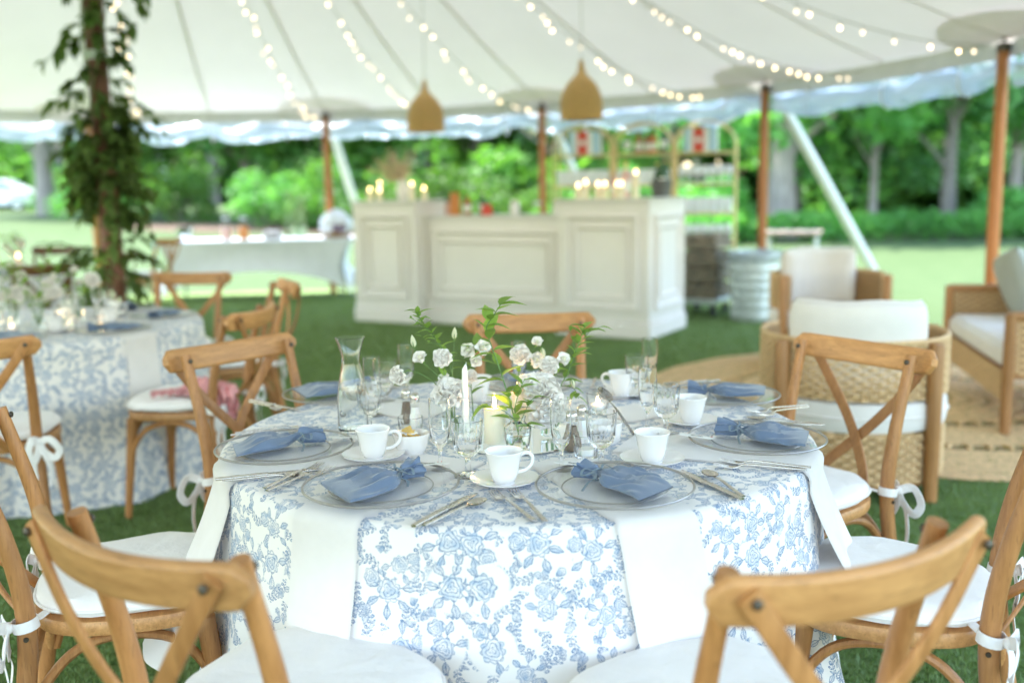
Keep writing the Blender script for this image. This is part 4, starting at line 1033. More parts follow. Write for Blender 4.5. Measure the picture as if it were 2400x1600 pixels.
t = thing('taper_candle', 'slim white taper candle standing unlit before the flowers', 'candle', (-.118, 2.405, MZ+.026)); obj('wax', MB().tube([(0, 0, 0), (0, 0, .12), (.0006, 0, .165), (.0035, 0, .177)], [.0082, .0078, .0068, .0015], 14), MT['waxw'], t); obj('wick', MB().tube([(.0035, 0, .176), (.005, 0, .183)], .0007, 5), MT['paper'], t)
# vases
def budvase(x, y, lb):
    t = thing('bud_vase', lb, 'vase', (x, y, MZ), 0, 'clear glass vases')
    out = [(.001, 0), (.026, 0), (.028, .003), (.030, .02), (.033, .045), (.0335, .055), (.026, .062), (.019, .067), (.018, .074), (.021, .082)]; inn = [(.0188, .0823), (.0158, .074), (.0168, .068), (.023, .0605), (.030, .054), (.0295, .044), (.0265, .020), (.023, .009), (.001, .008)]
    obj('glass_body', MB().lathe(out+inn, 56, fr=cutfr(18, .05, 2, 5)), MT['glass'], t)
    obj('water', MB().lathe([(.001, .0085), (.0225, .0095), (.026, .020), (.0282, .036), (.001, .0365)], 24), MT['water'], t)
budvase(.010, 2.355, 'faceted glass bud vase in front holding tall vine stems')
cylvase('glass_vase', -.155, 2.462, .026, .118, 'slim clear cylinder vase at left holding white lisianthus', 'vase', TZ, 0, .55)
cylvase('glass_vase', .092, 2.462, .026, .092, 'ribbed cylinder vase at right holding the big peony', 'vase', MZ, 14, .6)
cylvase('glass_vase', .010, 2.64, .026, .135, 'tall clear vase at the back holding the rear rose', 'vase', TZ, 0, .5)
cylvase('glass_vase', -.105, 2.585, .026, .12, 'clear vase at back left holding sweet peas', 'vase', MZ, 0, .5)

# ------------------------------------------------------------------ flowers
@shared
def me_petal(kind):
    L, W, cupz, ruf = {'rose': (.027, .017, .42, .10), 'inner': (.022, .015, .75, .03), 'peony': (.036, .019, .35, .16), 'pea': (.020, .016, .35, .10)}[kind]
    def fn(u, v):
        s = (u-.5)*2; wv = W*(math.sin(PI*min(.999, (.12+.80*v)))**.75); x = s*wv; y = L*v*(1-.10*s*s); z = cupz*W*s*s*v + L*.28*math.sin(v*1.9)*v + ruf*W*math.sin(s*7+v*3)*v - .006*smoothstep(.75, 1, v)
        return (x, y, z)
    me = MB().grid(7, 6, fn).mesh('petal', 0); me.shade_smooth(); me.materials.append(MT['petal']); return me
def bloom(parent, c, d, kind, s=1.0, seed=0):
    """a flower head: heart mesh + petals, facing d"""
    s *= 1.15; rg = random.Random(seed*13+5); q = Vector(d).normalized().to_track_quat('Z', 'Y').to_euler()
    h = obj('bloom', MB().sphere((0, 0, .006*s), (.007*s, .007*s, .010*s), 9, 7), MT['petalc'], parent, c, q)
    if kind == 'rose': lay = [(4, 80, 0, 'inner', .5), (6, 72, .004, 'inner', .78), (7, 62, .003, 'rose', .78), (8, 48, .001, 'rose', .9), (9, 30, 0, 'rose', 1.0), (9, 10, -.002, 'rose', 1.05)]
    elif kind == 'peony': lay = [(7, 75, .004, 'peony', .62), (9, 60, .004, 'peony', .85), (10, 45, .002, 'peony', 1.0), (10, 28, 0, 'peony', 1.1), (9, 8, -.002, 'peony', 1.2)]
    elif kind == 'pea': lay = [(3, 70, 0, 'pea', .8), (4, 35, 0, 'pea', 1.1)]
    elif kind == 'bud': lay = [(4, 84, 0, 'inner', .75), (4, 80, -.004, 'inner', .95)]
    for n, el, z, pm, k in lay:
        o = rg.random()*6
        for i in range(n):
            a = o+2*PI*i/n+rg.uniform(-.12, .12); e = R_(el+rg.uniform(-7, 7)); kk = k*s*rg.uniform(.9, 1.1)
            obj('petal', me_petal(pm), None, h, (0, 0, z*s), Euler((e, 0, a), 'XYZ'), kk)
    return h
fl_leaf = [leaf_me('leaf', L, W, .35, 6, b) for L, W, b in ((.052, .0150, .25), (.042, .0130, .05), (.058, .0140, .5))]
for q in fl_leaf: q.materials.append(MT['leafb'])
def spray(parent, pts, r=.0014, leaves=0, seed=0, s=1.0, start=.25, name='stem'):
    P = catmull(pts, 6); obj(name, MB().tube(P, [r*(1-.45*i/len(P)) for i in range(len(P))], 6), MT['stem'], parent); rg = random.Random(seed*7+1)
    for k in range(leaves):
        f = start+(1-start)*(k+.5)/leaves; i = min(len(P)-2, int(f*(len(P)-1))); d = (P[i+1]-P[i]).normalized(); sd = Vector((math.cos(k*2.4+seed), .6*math.sin(k*2.4+seed), rg.uniform(-.2, .5)))
        v = (d*.5+sd).normalized(); obj('leaf', fl_leaf[k % 3], None, parent, P[i], v.to_track_quat('Y', 'Z').to_euler(), s*rg.uniform(.7, 1.15))
def bud(parent, c, d, s=1.0):
    q = Vector(d).normalized().to_track_quat('Z', 'Y').to_euler()
    b = obj('bud', MB().lathe([(.0008, 0), (.0055*s, .006*s), (.0062*s, .012*s), (.004*s, .021*s), (.0006, .028*s)], 10, fr=lambda i, a: 1+.12*math.cos(3*a+i)), MT['petalc'], parent, c, q)
    mb = MB()
    for k in range(4): a = k*PI/2; mb.tube([(.002*math.cos(a), .002*math.sin(a), -.002), (.0068*s*math.cos(a), .0068*s*math.sin(a), .006*s), (.0066*s*math.cos(a), .0066*s*math.sin(a), .014*s)], [.0012, .0012, .0004], 4)
    obj('sepals', mb, MT['stem'], b)
GF = 'white flower stems on the front table'
def flower(name, lb, base): return thing(name, lb, 'flower', base, 0, GF)
b = Vector((-.155, 2.462, TZ+.02)); L = lambda x, y, z: Vector((x, y, z))-b
f = flower('lisianthus_stem', 'white lisianthus stem with one round open bloom and buds, left', tuple(b))
spray(f, [L(-.150, 2.465, TZ+.02), L(-.158, 2.46, .87), L(-.170, 2.455, .92), L(-.176, 2.452, .962)], .0016, 6, 1, .9, .3); bloom(f, L(-.175, 2.447, .968), (.05, -1, .22), 'rose', .82, 1)
spray(f, [L(-.165, 2.46, .90), L(-.20, 2.455, .935), L(-.222, 2.45, .955), L(-.228, 2.45, .966)], .0012, 1, 2, .6); bloom(f, L(-.228, 2.448, .966), (-.2, -.7, .6), 'pea', .95, 2)
spray(f, [L(-.21, 2.455, .945), L(-.238, 2.45, .975), L(-.244, 2.45, .998)], .0010, 0, 2); bud(f, L(-.244, 2.45, .996), (-.15, 0, 1), 1.15)
spray(f, [L(-.158, 2.46, .87), L(-.150, 2.48, .95), L(-.146, 2.495, 1.010)], .0011, 1, 3, .6); bud(f, L(-.146, 2.495, 1.008), (.05, 0, 1), 1.1)
f = flower('drooping_rose', 'single white ruffled bloom drooping at the left end of the flowers', tuple(b))
spray(f, [L(-.150, 2.46, TZ+.02), L(-.168, 2.45, .87), L(-.215, 2.43, .925), L(-.258, 2.41, .945), L(-.274, 2.40, .935)], .0013, 1, 4, .6, .4); bloom(f, L(-.277, 2.398, .937), (-.55, -.75, -.05), 'rose', .80, 3)
f = flower('low_peony', 'white shaggy peony sitting low at left behind the taper candle', tuple(b)); spray(f, [L(-.155, 2.46, TZ+.02), L(-.155, 2.455, .85), L(-.155, 2.43, .880)], .0018); bloom(f, L(-.156, 2.425, .878), (-.05, -.65, .7), 'peony', .98, 4); bloom(f, L(-.172, 2.46, .912), (-.2, -.5, .8), 'pea', .7, 5)
f = flower('green_spike', 'feathery green spike leaning up and left above the lisianthus', tuple(b))
sp = [L(-.150, 2.47, TZ+.02), L(-.150, 2.48, .88), L(-.162, 2.49, .955), L(-.198, 2.50, 1.015), L(-.228, 2.50, 1.055), L(-.242, 2.50, 1.086)]
spray(f, sp, .0015, 34, 6, .6, .35); spray(f, [L(-.205, 2.5, 1.025), L(-.235, 2.5, 1.05), L(-.258, 2.5, 1.066)], .0008, 5, 8, .35); spray(f, [L(-.185, 2.495, .995), L(-.215, 2.49, 1.005), L(-.24, 2.49, 1.03)], .0008, 5, 9, .35)
b = Vector((-.105, 2.585, MZ+.02))
f = flower('sweet_pea_stem', 'small white sweet peas with green leaves behind the taper', tuple(b))
spray(f, [L(-.105, 2.585, MZ+.02), L(-.110, 2.575, .88), L(-.105, 2.56, .955), L(-.085, 2.55, .975)], .0014, 12, 7, 1.0, .2); bloom(f, L(-.112, 2.55, .968), (-.2, -.8, .3), 'pea', 1.05, 6); bloom(f, L(-.080, 2.55, .972), (.3, -.8, .5), 'pea', 1.05, 7); bloom(f, L(-.095, 2.545, .945), (.1, -1, 0), 'pea', .85, 17); bloom(f, L(-.108, 2.55, .90), (0, -.7, .5), 'rose', .6, 27)
b = Vector((.010, 2.355, MZ+.012))
f = flower('smilax_vine', 'tall green vine with pointed leaves rising from the front bud vase', tuple(b))
spray(f, [L(.022, 2.36, MZ+.012), L(.010, 2.36, .80), L(-.004, 2.375, .855), L(-.026, 2.40, .93), L(-.050, 2.415, 1.00), L(-.062, 2.42, 1.045), L(-.045, 2.42, 1.075), L(-.025, 2.42, 1.105)], .0019, 21, 10, 1.2, .2)
obj('leaf', fl_leaf[0], None, f, L(-.028, 2.42, 1.102), Vector((.95, -.1, .22)).to_track_quat('Y', 'Z').to_euler(), 1.25)
f = flower('smilax_sprig', 'short arching vine sprig spreading from the front bud vase', tuple(b))
spray(f, [L(-.002, 2.355, MZ+.012), L(.012, 2.355, .80), L(.004, 2.37, .85), L(.016, 2.38, .895), L(.03, 2.385, .925)], .0015, 9, 11, .9, .35); spray(f, [L(.008, 2.36, .825), L(-.03, 2.35, .858), L(-.065, 2.345, .868), L(-.085, 2.34, .858)], .0010, 4, 12, .8, .4); spray(f, [L(.012, 2.355, .80), L(.03, 2.35, .818), L(.052, 2.34, .812)], .001, 2, 13, .95, .4)
spray(f, [L(.012, 2.36, .81), L(.035, 2.365, .86), L(.055, 2.37, .885)], .001, 3, 14, .8, .4)
b = Vector((.092, 2.462, MZ+.012))
f = flower('big_peony', 'large shaggy white peony at the right of the flowers', tuple(b)); spray(f, [L(.085, 2.46, MZ+.012), L(.088, 2.455, .83), L(.075, 2.455, .862)], .0022, 2, 15, .9, .4); bloom(f, L(.066, 2.440, .872), (-.1, -.75, .65), 'peony', 1.28, 8)
f = flower('hanging_peony', 'second white peony hanging over the ribbed vase', tuple(b)); spray(f, [L(.098, 2.455, MZ+.012), L(.098, 2.45, .835), L(.09, 2.43, .842)], .0018); bloom(f, L(.084, 2.425, .838), (.1, -.85, -.1), 'peony', 1.05, 9)
f = flower('white_rose', 'round white rose with a half open bud at upper right', tuple(b)); spray(f, [L(.095, 2.465, MZ+.012), L(.095, 2.48, .87), L(.096, 2.495, .925)], .0016, 3, 16, .8, .5); bloom(f, L(.095, 2.488, .936), (-.05, -.9, .42), 'rose', .84, 10)
spray(f, [L(.095, 2.485, .89), L(.115, 2.495, .92), L(.125, 2.50, .945)], .001, 2, 17, .7); bloom(f, L(.126, 2.498, .945), (.35, -.6, .7), 'pea', 1.0, 11)
f = flower('leafy_vine', 'light green leafy vine reaching up to the right of the roses', tuple(b))
spray(f, [L(.10, 2.47, MZ+.012), L(.115, 2.50, .86), L(.145, 2.53, .915), L(.165, 2.55, .96), L(.178, 2.55, 1.0), L(.190, 2.55, 1.03)], .0015, 16, 18, 1.0, .3); spray(f, [L(.17, 2.55, .975), L(.20, 2.55, 1.012), L(.232, 2.55, 1.026)], .001, 6, 19, .75, .2); spray(f, [L(.125, 2.51, .88), L(.155, 2.50, .875), L(.168, 2.49, .85)], .001, 6, 20, .7, .2); spray(f, [L(.165, 2.55, .96), L(.155, 2.55, 1.0), L(.148, 2.55, 1.03)], .0008, 2, 24, .6, .3); bud(f, L(.15, 2.49, .90), (.3, 0, -1), .9)
b = Vector((.010, 2.64, TZ+.02))
f = flower('rear_rose', 'white rose with green buds behind the candles', tuple(b)); spray(f, [L(.010, 2.64, TZ+.02), L(.015, 2.635, .87), L(.022, 2.62, .935)], .0016, 3, 21, .8, .4); bloom(f, L(.024, 2.60, .945), (-.15, -.9, .4), 'rose', .95, 12); bloom(f, L(.055, 2.615, .93), (.5, -.7, .2), 'pea', 1.1, 14)
spray(f, [L(.015, 2.63, .90), L(.05, 2.61, .95), L(.066, 2.605, .975)], .001, 2, 22, .6); bloom(f, L(.066, 2.60, .976), (.1, -.6, .7), 'pea', .8, 13); bud(f, L(.078, 2.60, .965), (.3, -.1, -1), 1.0)


# ------------------------------------------------------------------ bar
BA = math.atan2(-.50, .866); BO = Vector((-1.64, 10.47, .006))     # left front corner, local x runs along the front to the right, y goes back
bar = thing('bar_counter', 'pale greige panelled bar counter with two raised ends', 'bar', tuple(BO), BA)
BL = 3.33; H1 = 1.225; H0 = 1.07
def panel_face(x0, x1, z0, z1, y, nrm, parent, name='panel', inset=(.10, .10, .12, .10)):
    """raised frame moulding on a face; nrm 'f' front (-y) or 's' side (+x)"""
    def P(a, b, out): return (a, y-out, b) if nrm == 'f' else (y+out, a, b)
    L, Rr, T, B = inset; a0, a1, b0, b1 = x0+L, x1-Rr, z0+B, z1-T
    for k, (ins, wd, th) in enumerate(((0, .045, .032), (.10, .030, .024))):
        mb = MB(); c0, c1, d0, d1 = a0+ins, a1-ins, b0+ins, b1-ins
        if c1-c0 < .08: continue
        prof = ((0, 0), (.0, th), (.3, th*1.25), (.6, th*.8), (1, .002))
        ring = []
        for (f, o) in prof:
            q = wd*f; ring.append([P(c0+q, d0+q, o), P(c1-q, d0+q, o), P(c1-q, d1-q, o), P(c0+q, d1-q, o)])
        vs = [p for r in ring for p in r]; fs = []
        for r in range(len(ring)-1):
            for j in range(4): fs.append((r*4+j, r*4+(j+1) % 4, (r+1)*4+(j+1) % 4, (r+1)*4+j))
        me = mb.add(vs, fs).mesh('moulding', 20); obj('moulding', me, MT['barpaint'], parent)
def bar_box(x0, x1, y0, y1, h, name):
    b = obj(name, MB().box(((x0+x1)/2, (y0+y1)/2, h/2), (x1-x0, y1-y0, h), .006), MT['barpaint'], bar)
    obj('top', MB().box(((x0+x1)/2, (y0+y1)/2, h+.0145), (x1-x0+.03, y1-y0+.03, .025), .005), MT['bartop'], b)
    obj('plinth', MB().box(((x0+x1)/2, (y0+y1)/2, .07), (x1-x0+.036, y1-y0+.036, .14), .012), MT['barpaint'], b)
    obj('cap_moulding', MB().box(((x0+x1)/2, (y0+y1)/2, .152), (x1-x0+.02, y1-y0+.02, .018), .007), MT['barpaint'], b)
    return b
b1 = bar_box(0, .80, 0, .62, H1, 'left_end'); panel_face(0, .80, .16, H1, 0, 'f', b1); panel_face(0, .62, .16, H1, .80, 's', b1)
b2 = bar_box(.803, 2.417, .15, .72, H0, 'middle_section'); panel_face(.803, 2.417, .16, H0, .15, 'f', b2)
b3 = bar_box(2.42, BL, -.05, .85, H1, 'right_end'); panel_face(2.42, BL, .16, H1, -.05, 'f', b3); panel_face(-.05, .85, .16, H1, BL, 's', b3)
BM = Matrix.Translation(BO) @ Matrix.Rotation(BA, 4, 'Z')
def onbar(x, y, h): return BM @ Vector((x, y, h+.027))
def bottle(p, r, h, m, lb, cap='gold_paper', cat='bottle', group='bottles and jars on the bar'):
    t = thing('bottle', lb, cat, tuple(p), 0, group)
    obj('body', MB().lathe([(.001, 0), (r, 0), (r, h*.58), (r*.85, h*.66), (r*.36, h*.78), (r*.34, h*.93), (.001, h*.935)], 18), MT[m], t)
    obj('cap', MB().lathe([(r*.38, h*.92), (r*.40, h*.925), (r*.40, h), (.001, h)], 14), MT[cap], t)
    obj('label_band', MB().lathe([(r*1.01, h*.18), (r*1.015, h*.19), (r*1.015, h*.46), (r*1.01, h*.47)], 18), MT['paper'], t)
def bcandle(p, r, h, lb, s=2.0):
    t = thing('pillar_candle', lb, 'candle', tuple(p), 0, 'candles on the bar'); obj('wax', MB().lathe([(.001, 0), (r, 0), (r, h), (r*.8, h-.003), (.001, h-.006)], 20), MT['wax'], t); flame_part(t, h, s, m='flame_far')
k = 0
for x, y, r, h, wd in ((.10, .18, .035, .10, 'leftmost'), (.17, .26, .03, .16, 'taller, second from left'), (.24, .16, .035, .09, 'third from left'), (.66, .15, .035, .15, 'right of the pampas vase'), (.74, .25, .035, .10, 'rightmost on the left end')):
    bcandle(onbar(x, y, H1), r, h, 'lit ivory candle on the left end of the bar, ' + wd)
for x, y, r, h, wd in ((2.56, .12, .035, .10, 'leftmost'), (2.67, .05, .032, .13, 'second from left'), (2.77, .10, .035, .11, 'third from left'), (2.86, .05, .03, .11, 'fourth from left'), (2.96, .10, .034, .11, 'fifth from left'), (3.03, .03, .034, .11, 'right of the pink bottle'), (3.15, .08, .03, .21, 'tall one at the right')):
    bcandle(onbar(x, y, H1), r, h, 'lit ivory candle on the right end of the bar, ' + wd)
bottle(onbar(2.95, .32, H1), .045, .33, 'pinkb', 'pink bottle standing among the candles on the bar')
bottle(onbar(2.80, .38, H1), .038, .24, 'pinkb', 'shorter pale pink bottle behind the bar candles')
t = thing('pampas_vase', 'white vase of dried beige pampas on the left end of the bar', 'vase', tuple(onbar(.47, .25, H1)))
obj('vase', MB().lathe([(.001, 0), (.05, 0), (.065, .06), (.062, .14), (.045, .19), (.048, .21), (.043, .212), (.04, .19), (.055, .14), (.001, .02)], 24), MT['china'], t)
rg = random.Random(9); V = []; mb = MB()
for i in range(30):
    a = rg.uniform(0, 6.28); e = rg.uniform(.15, 1.15); L_ = rg.uniform(.24, .42); d = Vector((math.cos(a)*math.sin(e)-.25, math.sin(a)*math.sin(e), math.cos(e)+.1)).normalized(); p0 = Vector((0, 0, .18)); p1 = p0+d*L_*.6; p2 = p0+d*L_+Vector((0, 0, -.05))
    mb.tube([p0, p1, p2], [.003, .003, .001], 4)
    for j in range(90):
        f = rg.uniform(.45, 1.05); c = p0.lerp(p2, f)+Vector((rg.gauss(0, .02), rg.gauss(0, .02), rg.gauss(0, .02))); q = Vector((rg.uniform(-1, 1), rg.uniform(-1, 1), rg.uniform(-.5, 1))).normalized()*.022; s = q.orthogonal().normalized()*.0035
        V += [c-s, c+s, c+q]
obj('stalks', mb, MT['pampas'], t); o = obj('plumes', tri_mesh('plumes', np.array([tuple(v) for v in V])), MT['pampas'], t); o['kind'] = 'stuff'
def jar(p, r, h, m, lb, cat='jar', lid='greymetal'):
    t = thing('jar', lb, cat, tuple(p), 0, 'bottles and jars on the bar'); obj('body', MB().lathe([(.001, 0), (r*.92, 0), (r, .01), (r, h*.8), (r*.8, h*.9), (r*.8, h), (.001, h)], 20), MT[m], t); obj('lid', MB().lathe([(r*.82, h*.98), (r*.86, h), (r*.86, h+.025), (.001, h+.027)], 18), MT[lid], t)
jar(onbar(.98, .35, H0), .05, .13, 'pinkb', 'pink jar at the left of the middle bar section'); jar(onbar(1.08, .30, H0), .055, .20, 'orange', 'orange lidded jar on the middle bar section', lid='orange'); bottle(onbar(1.19, .36, H0), .045, .21, 'amber', 'amber bottle beside the orange jar on the bar', 'black')
jar(onbar(1.46, .30, H0), .055, .08, 'redprint', 'small red tin on the middle bar section', lid='redprint'); bottle(onbar(1.34, .42, H0), .036, .22, 'green_b', 'green bottle left of the red tin', 'paper'); jar(onbar(1.76, .34, H0), .05, .12, 'china', 'white jar in the middle of the bar', lid='china'); jar(onbar(1.92, .5, H0), .05, .10, 'thin', 'clear glass jar right of the white jar on the bar', lid='galv')
t = thing('napkin_stack', 'rounded white stack of napkins at the right of the middle bar section', 'napkins', tuple(onbar(2.28, .35, H0)), BA+.2)
for i in range(5): obj('fold', MB().box((0, 0, .014+.026*i), (.20-.012*i, .17, .026), .012), MT['napkin'], t)
t = thing('wine_bucket', 'dark ice bucket with bottles on the right end of the bar', 'bucket', tuple(onbar(3.18, .62, H1))); obj('pail', MB().lathe([(.001, 0), (.085, 0), (.10, .16), (.106, .162), (.098, .15), (.08, .01), (.001, .01)], 24), MT['greymetal'], t)
for i, (dx, dy) in enumerate(((-.035, .02), (.04, .01), (.0, -.04))): bottle(onbar(3.18, .62, H1)+Vector((dx, dy, .02)), .036, .30+.02*i, 'green_b', ('leftmost', 'rightmost', 'front')[i] + ' green wine bottle in the ice bucket on the bar', ('gold_paper', 'gold_paper', 'black')[i])

# gold arched shelves behind the bar
def arch_shelf(c, rz, wd, H, lb, nsh):
    t = thing('arched_shelf', lb, 'shelf', tuple(c), rz, 'gold arched shelves behind the bar'); dp = .34
    for y in (-dp/2, dp/2):
        R = wd/2; pts = [(-R, y, 0), (-R, y, H-R*.75)] + [(-R*math.cos(x), y, H-R*.75+R*.75*math.sin(x)) for x in np.linspace(.12, PI-.12, 15)] + [(R, y, H-R*.75), (R, y, 0)]
        obj('arch_frame', MB().tube(pts, .0125, 8), MT['gold'], t)
    for z in nsh:
        obj('shelf_board', MB().box((0, 0, z), (wd-.02, dp-.02, .022), .004), MT['gold'], t)
        for s in (-1, 1): obj('side_rail', MB().tube([(s*wd/2, -dp/2, z), (s*wd/2, dp/2, z)], .011, 6), MT['gold'], t)
    return Matrix.Translation(c) @ Matrix.Rotation(rz, 4, 'Z')
SH = [.40, .72, 1.04, 1.36, 1.70]
SRZ = R_(-14)
s1 = arch_shelf(Vector((.86, 11.55, .006)), SRZ, .66, 2.03, 'gold arched shelf unit at left behind the bar', SH)
s2 = arch_shelf(Vector((1.52, 11.38, .006)), SRZ, .66, 2.04, 'gold arched shelf unit in the middle behind the bar', SH)
s3 = arch_shelf(Vector((2.18, 11.20, .006)), SRZ, .66, 2.04, 'gold arched shelf unit at right behind the bar', SH)
tum = MB().lathe([(.001, 0), (.036, 0), (.042, .165), (.040, .165), (.034, .008), (.001, .006)], 14).mesh('tumbler'); tum.materials.append(m_plain('frosted_glass', (.88, .90, .94), .2, 0, .03, 20))
wine = MB().lathe([(.032, 0), (.032, .003), (.005, .008), (.004, .07), (.02, .085), (.036, .11), (.037, .14), (.031, .19), (.029, .19), (.033, .14), (.03, .11), (.001, .085)], 14).mesh('wine_glass'); wine.materials.append(tum.materials[0])
cols = ('left', 'middle', 'right'); rows = ('lowest', 'second', 'third', 'fourth', 'top')
for u, (mm, nm) in enumerate(((s1, 'left'), (s2, 'middle'), (s3, 'right'))):
    for zi, z in enumerate(SH[:4]):
        if u < 2 and zi < 2: continue          # hidden behind the bar
        k = 0
        for row in (0, 1):
            for x in np.linspace(-.255, .255, 7):
                me = wine if (zi == 3 and u == 2) or (zi == 1) else tum
                p = mm @ Vector((x, -.11+.13*row, z+.012)); o = obj('wine_glass' if me is wine else 'tumbler', me, None, None, p)
                tag(o, 'clear glass in the %s row of the %s shelf, %s board of the %s gold unit' % (('front', 'rear')[row], nm, rows[zi], nm), 'glass', 'glasses on the gold shelves'); k += 1
                o['label'] = '%s glass on the %s board of the %s gold shelf, %s row' % (('wine' if me is wine else 'tumbler'), rows[zi], nm, ('front', 'rear')[row])
for mm, x, wd in ((s1, .03, 'left'), (s3, -.05, 'right')):
    p = mm @ Vector((x, -.08, 1.712)); t = thing('striped_carton', 'red, white and blue striped carton on top of the %s gold shelf' % wd, 'box', tuple(p), SRZ, 'striped cartons on the shelves')
    obj('carton', MB().box((0, 0, .13), (.36, .16, .26), .01), MT['paper'], t)
    for xx, w_, mk in ((-.02, .11, 'redprint'), (.135, .07, 'ltblue'), (-.145, .05, 'ltblue')): obj('print_band', MB().box((xx, -.0815, .13), (w_, .003, .256), 0), MT[mk], t)
    obj('print_emblem', MB().box((-.02, -.0845, .13), (.07, .003, .05), 0), MT['paper'], t)
for x, h, mk, lb in ((-.18, .30, 'thin', 'clear bottle'), (-.05, .24, 'amber', 'amber bottle'), (.05, .22, 'amber', 'short amber bottle'), (.12, .24, 'orange', 'orange bottle'), (.22, .30, 'green_b', 'tall dark green bottle')):
    bottle(s2 @ Vector((x, -.05, 1.712)), .042, h, mk, lb + ' on the top board of the middle gold shelf', 'black', group='bottles on the gold shelves')

# crate cart, bin, tray table at the right of the bar
t = thing('rolling_crate_cart', 'stack of weathered crates on a wheeled dolly beside the bar', 'cart', (2.05, 10.50, .006), R_(-30))
obj('dolly', MB().box((0, 0, .16), (.42, .52, .05), .008), MT['galv'], t)
for x in (-.16, .16):
    for y in (-.21, .21):
        obj('wheel', MB().tube([(x-.018, y, .062), (x+.018, y, .062)], .06, 16), MT['black'], t); obj('caster', MB().box((x, y, .115), (.03, .05, .05), .004), MT['galv'], t)
for i in range(4):
    c = MB(); z0 = .19+.17*i
    cr = obj('crate', MB().box((0, 0, z0+.01), (.40, .50, .018), .003), MT['crate'], t)
    for s in (-1, 1):
        for q in range(2):
            obj('slat', MB().box((s*.195, 0, z0+.045+.07*q), (.014, .50, .058), .003), MT['crate'], cr); obj('slat', MB().box((0, s*.245, z0+.045+.07*q), (.372, .014, .058), .003), MT['crate'], cr)
    for j in range(6): obj('can', MB().lathe([(.001, 0), (.045, 0), (.047, .10), (.03, .115), (.001, .115)], 12, (-.11+.11*(j % 3), -.11+.2*(j//3), z0+.02)), MT['greymetal'] if (i+j) % 2 else MT['pampas'], cr)
t = thing('galvanised_bin', 'ribbed galvanised steel bin standing right of the bar', 'bin', (2.46, 10.02, .006))
prof = [(.001, 0), (.225, 0), (.23, .02)]; 
for i in range(26): prof.append((.232+.022*i/26+.0045*math.sin(i*PI/2), .04+.60*i/26))
prof += [(.262, .655), (.275, .66), (.275, .685), (.258, .687), (.25, .64), (.225, .03), (.001, .02)]
obj('drum', MB().lathe(prof, 48, fr=lambda i, a: 1+.006*math.sin(30*a)), MT['galv'], t)
for s in (-1, 1):
    obj('handle', MB().tube([(s*.26, -.06, .50), (s*.30, -.05, .48), (s*.30, .05, .48), (s*.26, .06, .50)], .008, 8), MT['galv'], t)
obj('bag_edge', MB().lathe([(.279, .60), (.283, .64), (.281, .692), (.25, .695), (.24, .60)], 40, fr=lambda i, a: 1+.02*math.sin(17*a+i)), MT['vinyl'], t)
t = thing('tray_stand', 'grey metal tray stand with patterned top beyond the bin', 'stand', (3.42, 12.1, .006), R_(-20))
obj('tray', MB().box((0, 0, .76), (.68, .50, .05), .01), MT['crate'], t)
for i in range(7):
    for j in range(4):
        if (i+j) % 2: obj('tile', MB().box((-.27+.09*i, -.165+.11*j, .789), (.08, .10, .008), .002), MT['greymetal'], t)
for x in (-.28, .28):
    for y in (-.2, .2): obj('leg', MB().tube([(x, y, 0), (x, y, .74)], .015, 8), MT['galv'], t)

# ------------------------------------------------------------------ white buffet table
t = thing('buffet_table', 'long folding table by the lawn behind the leafy pole', 'table', (-3.27, 13.05, .006), R_(4)); BT = Vector((-3.27, 13.05, .006)); BTM = Matrix.Translation(BT) @ Matrix.Rotation(R_(4), 4, 'Z')
obj('table_top', MB().box((0, 0, .725), (2.38, .72, .035), .005), MT['greymetal'], t)
for x in (-1.05, 1.05):
    for y in (-.28, .28): obj('leg', MB().tube([(x, y, 0), (x, y, .71)], .014, 8), MT['greymetal'], t)
tc = thing('stretch_cover', 'white stretch cover with arched hem on the long buffet table', 'tablecloth', tuple(BT), R_(4))
obj('top_sheet', MB().box((0, 0, .747), (2.42, .76, .008), .003), MT['whitecloth'], tc)
def hem(u): return .02+.34*math.sin(PI*u)**.55 if 0 < u < 1 else .02
for s in (-1, 1):
    def fn(u, v):
        x = -1.21+2.42*u; pin = 1-.22*math.sin(PI*v)*(abs(2*u-1)**2.0)*.55; zt, zb = .745, hem(u)
        return (x*pin, s*(.38-.05*math.sin(PI*v)*(1-abs(2*u-1)**3)), zt+(zb-zt)*v)
    obj('side_panel', MB().grid(49, 14, fn), MT['whitecloth'], tc)
    def fn(u, v):
        y = -.38+.76*u; zt, zb = .745, .02+.30*math.sin(PI*u)**.6 if 0 < u < 1 else .02
        return (s*(1.21-.20*math.sin(PI*v)*(.55+.2*math.sin(PI*u))), y*(1-.1*math.sin(PI*v)), zt+(zb-zt)*v)
    obj('end_panel', MB().grid(21, 14, fn), MT['whitecloth'], tc)
obj('drape', MB().grid(10, 9, lambda u, v: (-1.245-.012*math.sin(u*9), -.40+.14*u, .752-.34*v*(1-.3*u))), MT['ltblue'], tc)
def onbt(x, y): return BTM @ Vector((x, y, .752))
def dispenser(p, lb):
    t = thing('glass_jug', lb, 'jug', tuple(p), 0, 'glass jugs on the buffet'); obj('juice', MB().lathe([(.001, .005), (.058, .005), (.062, .10), (.055, .17), (.001, .172)], 20), MT['orange'] if 'amber' in lb else MT['pinkb'], t)
    obj('glass_body', MB().lathe([(.001, 0), (.062, 0), (.066, .10), (.058, .18), (.040, .22), (.046, .27), (.043, .27), (.037, .22), (.055, .18)], 22), MT['thin'], t); obj('lid', MB().lathe([(.047, .265), (.05, .27), (.05, .285), (.001, .29)], 16), MT['galv'], t)
dispenser(onbt(-.42, 0), 'glass jug of pink drink, left one on the buffet table'); dispenser(onbt(-.20, .02), 'glass jug of amber drink, right one on the buffet table')
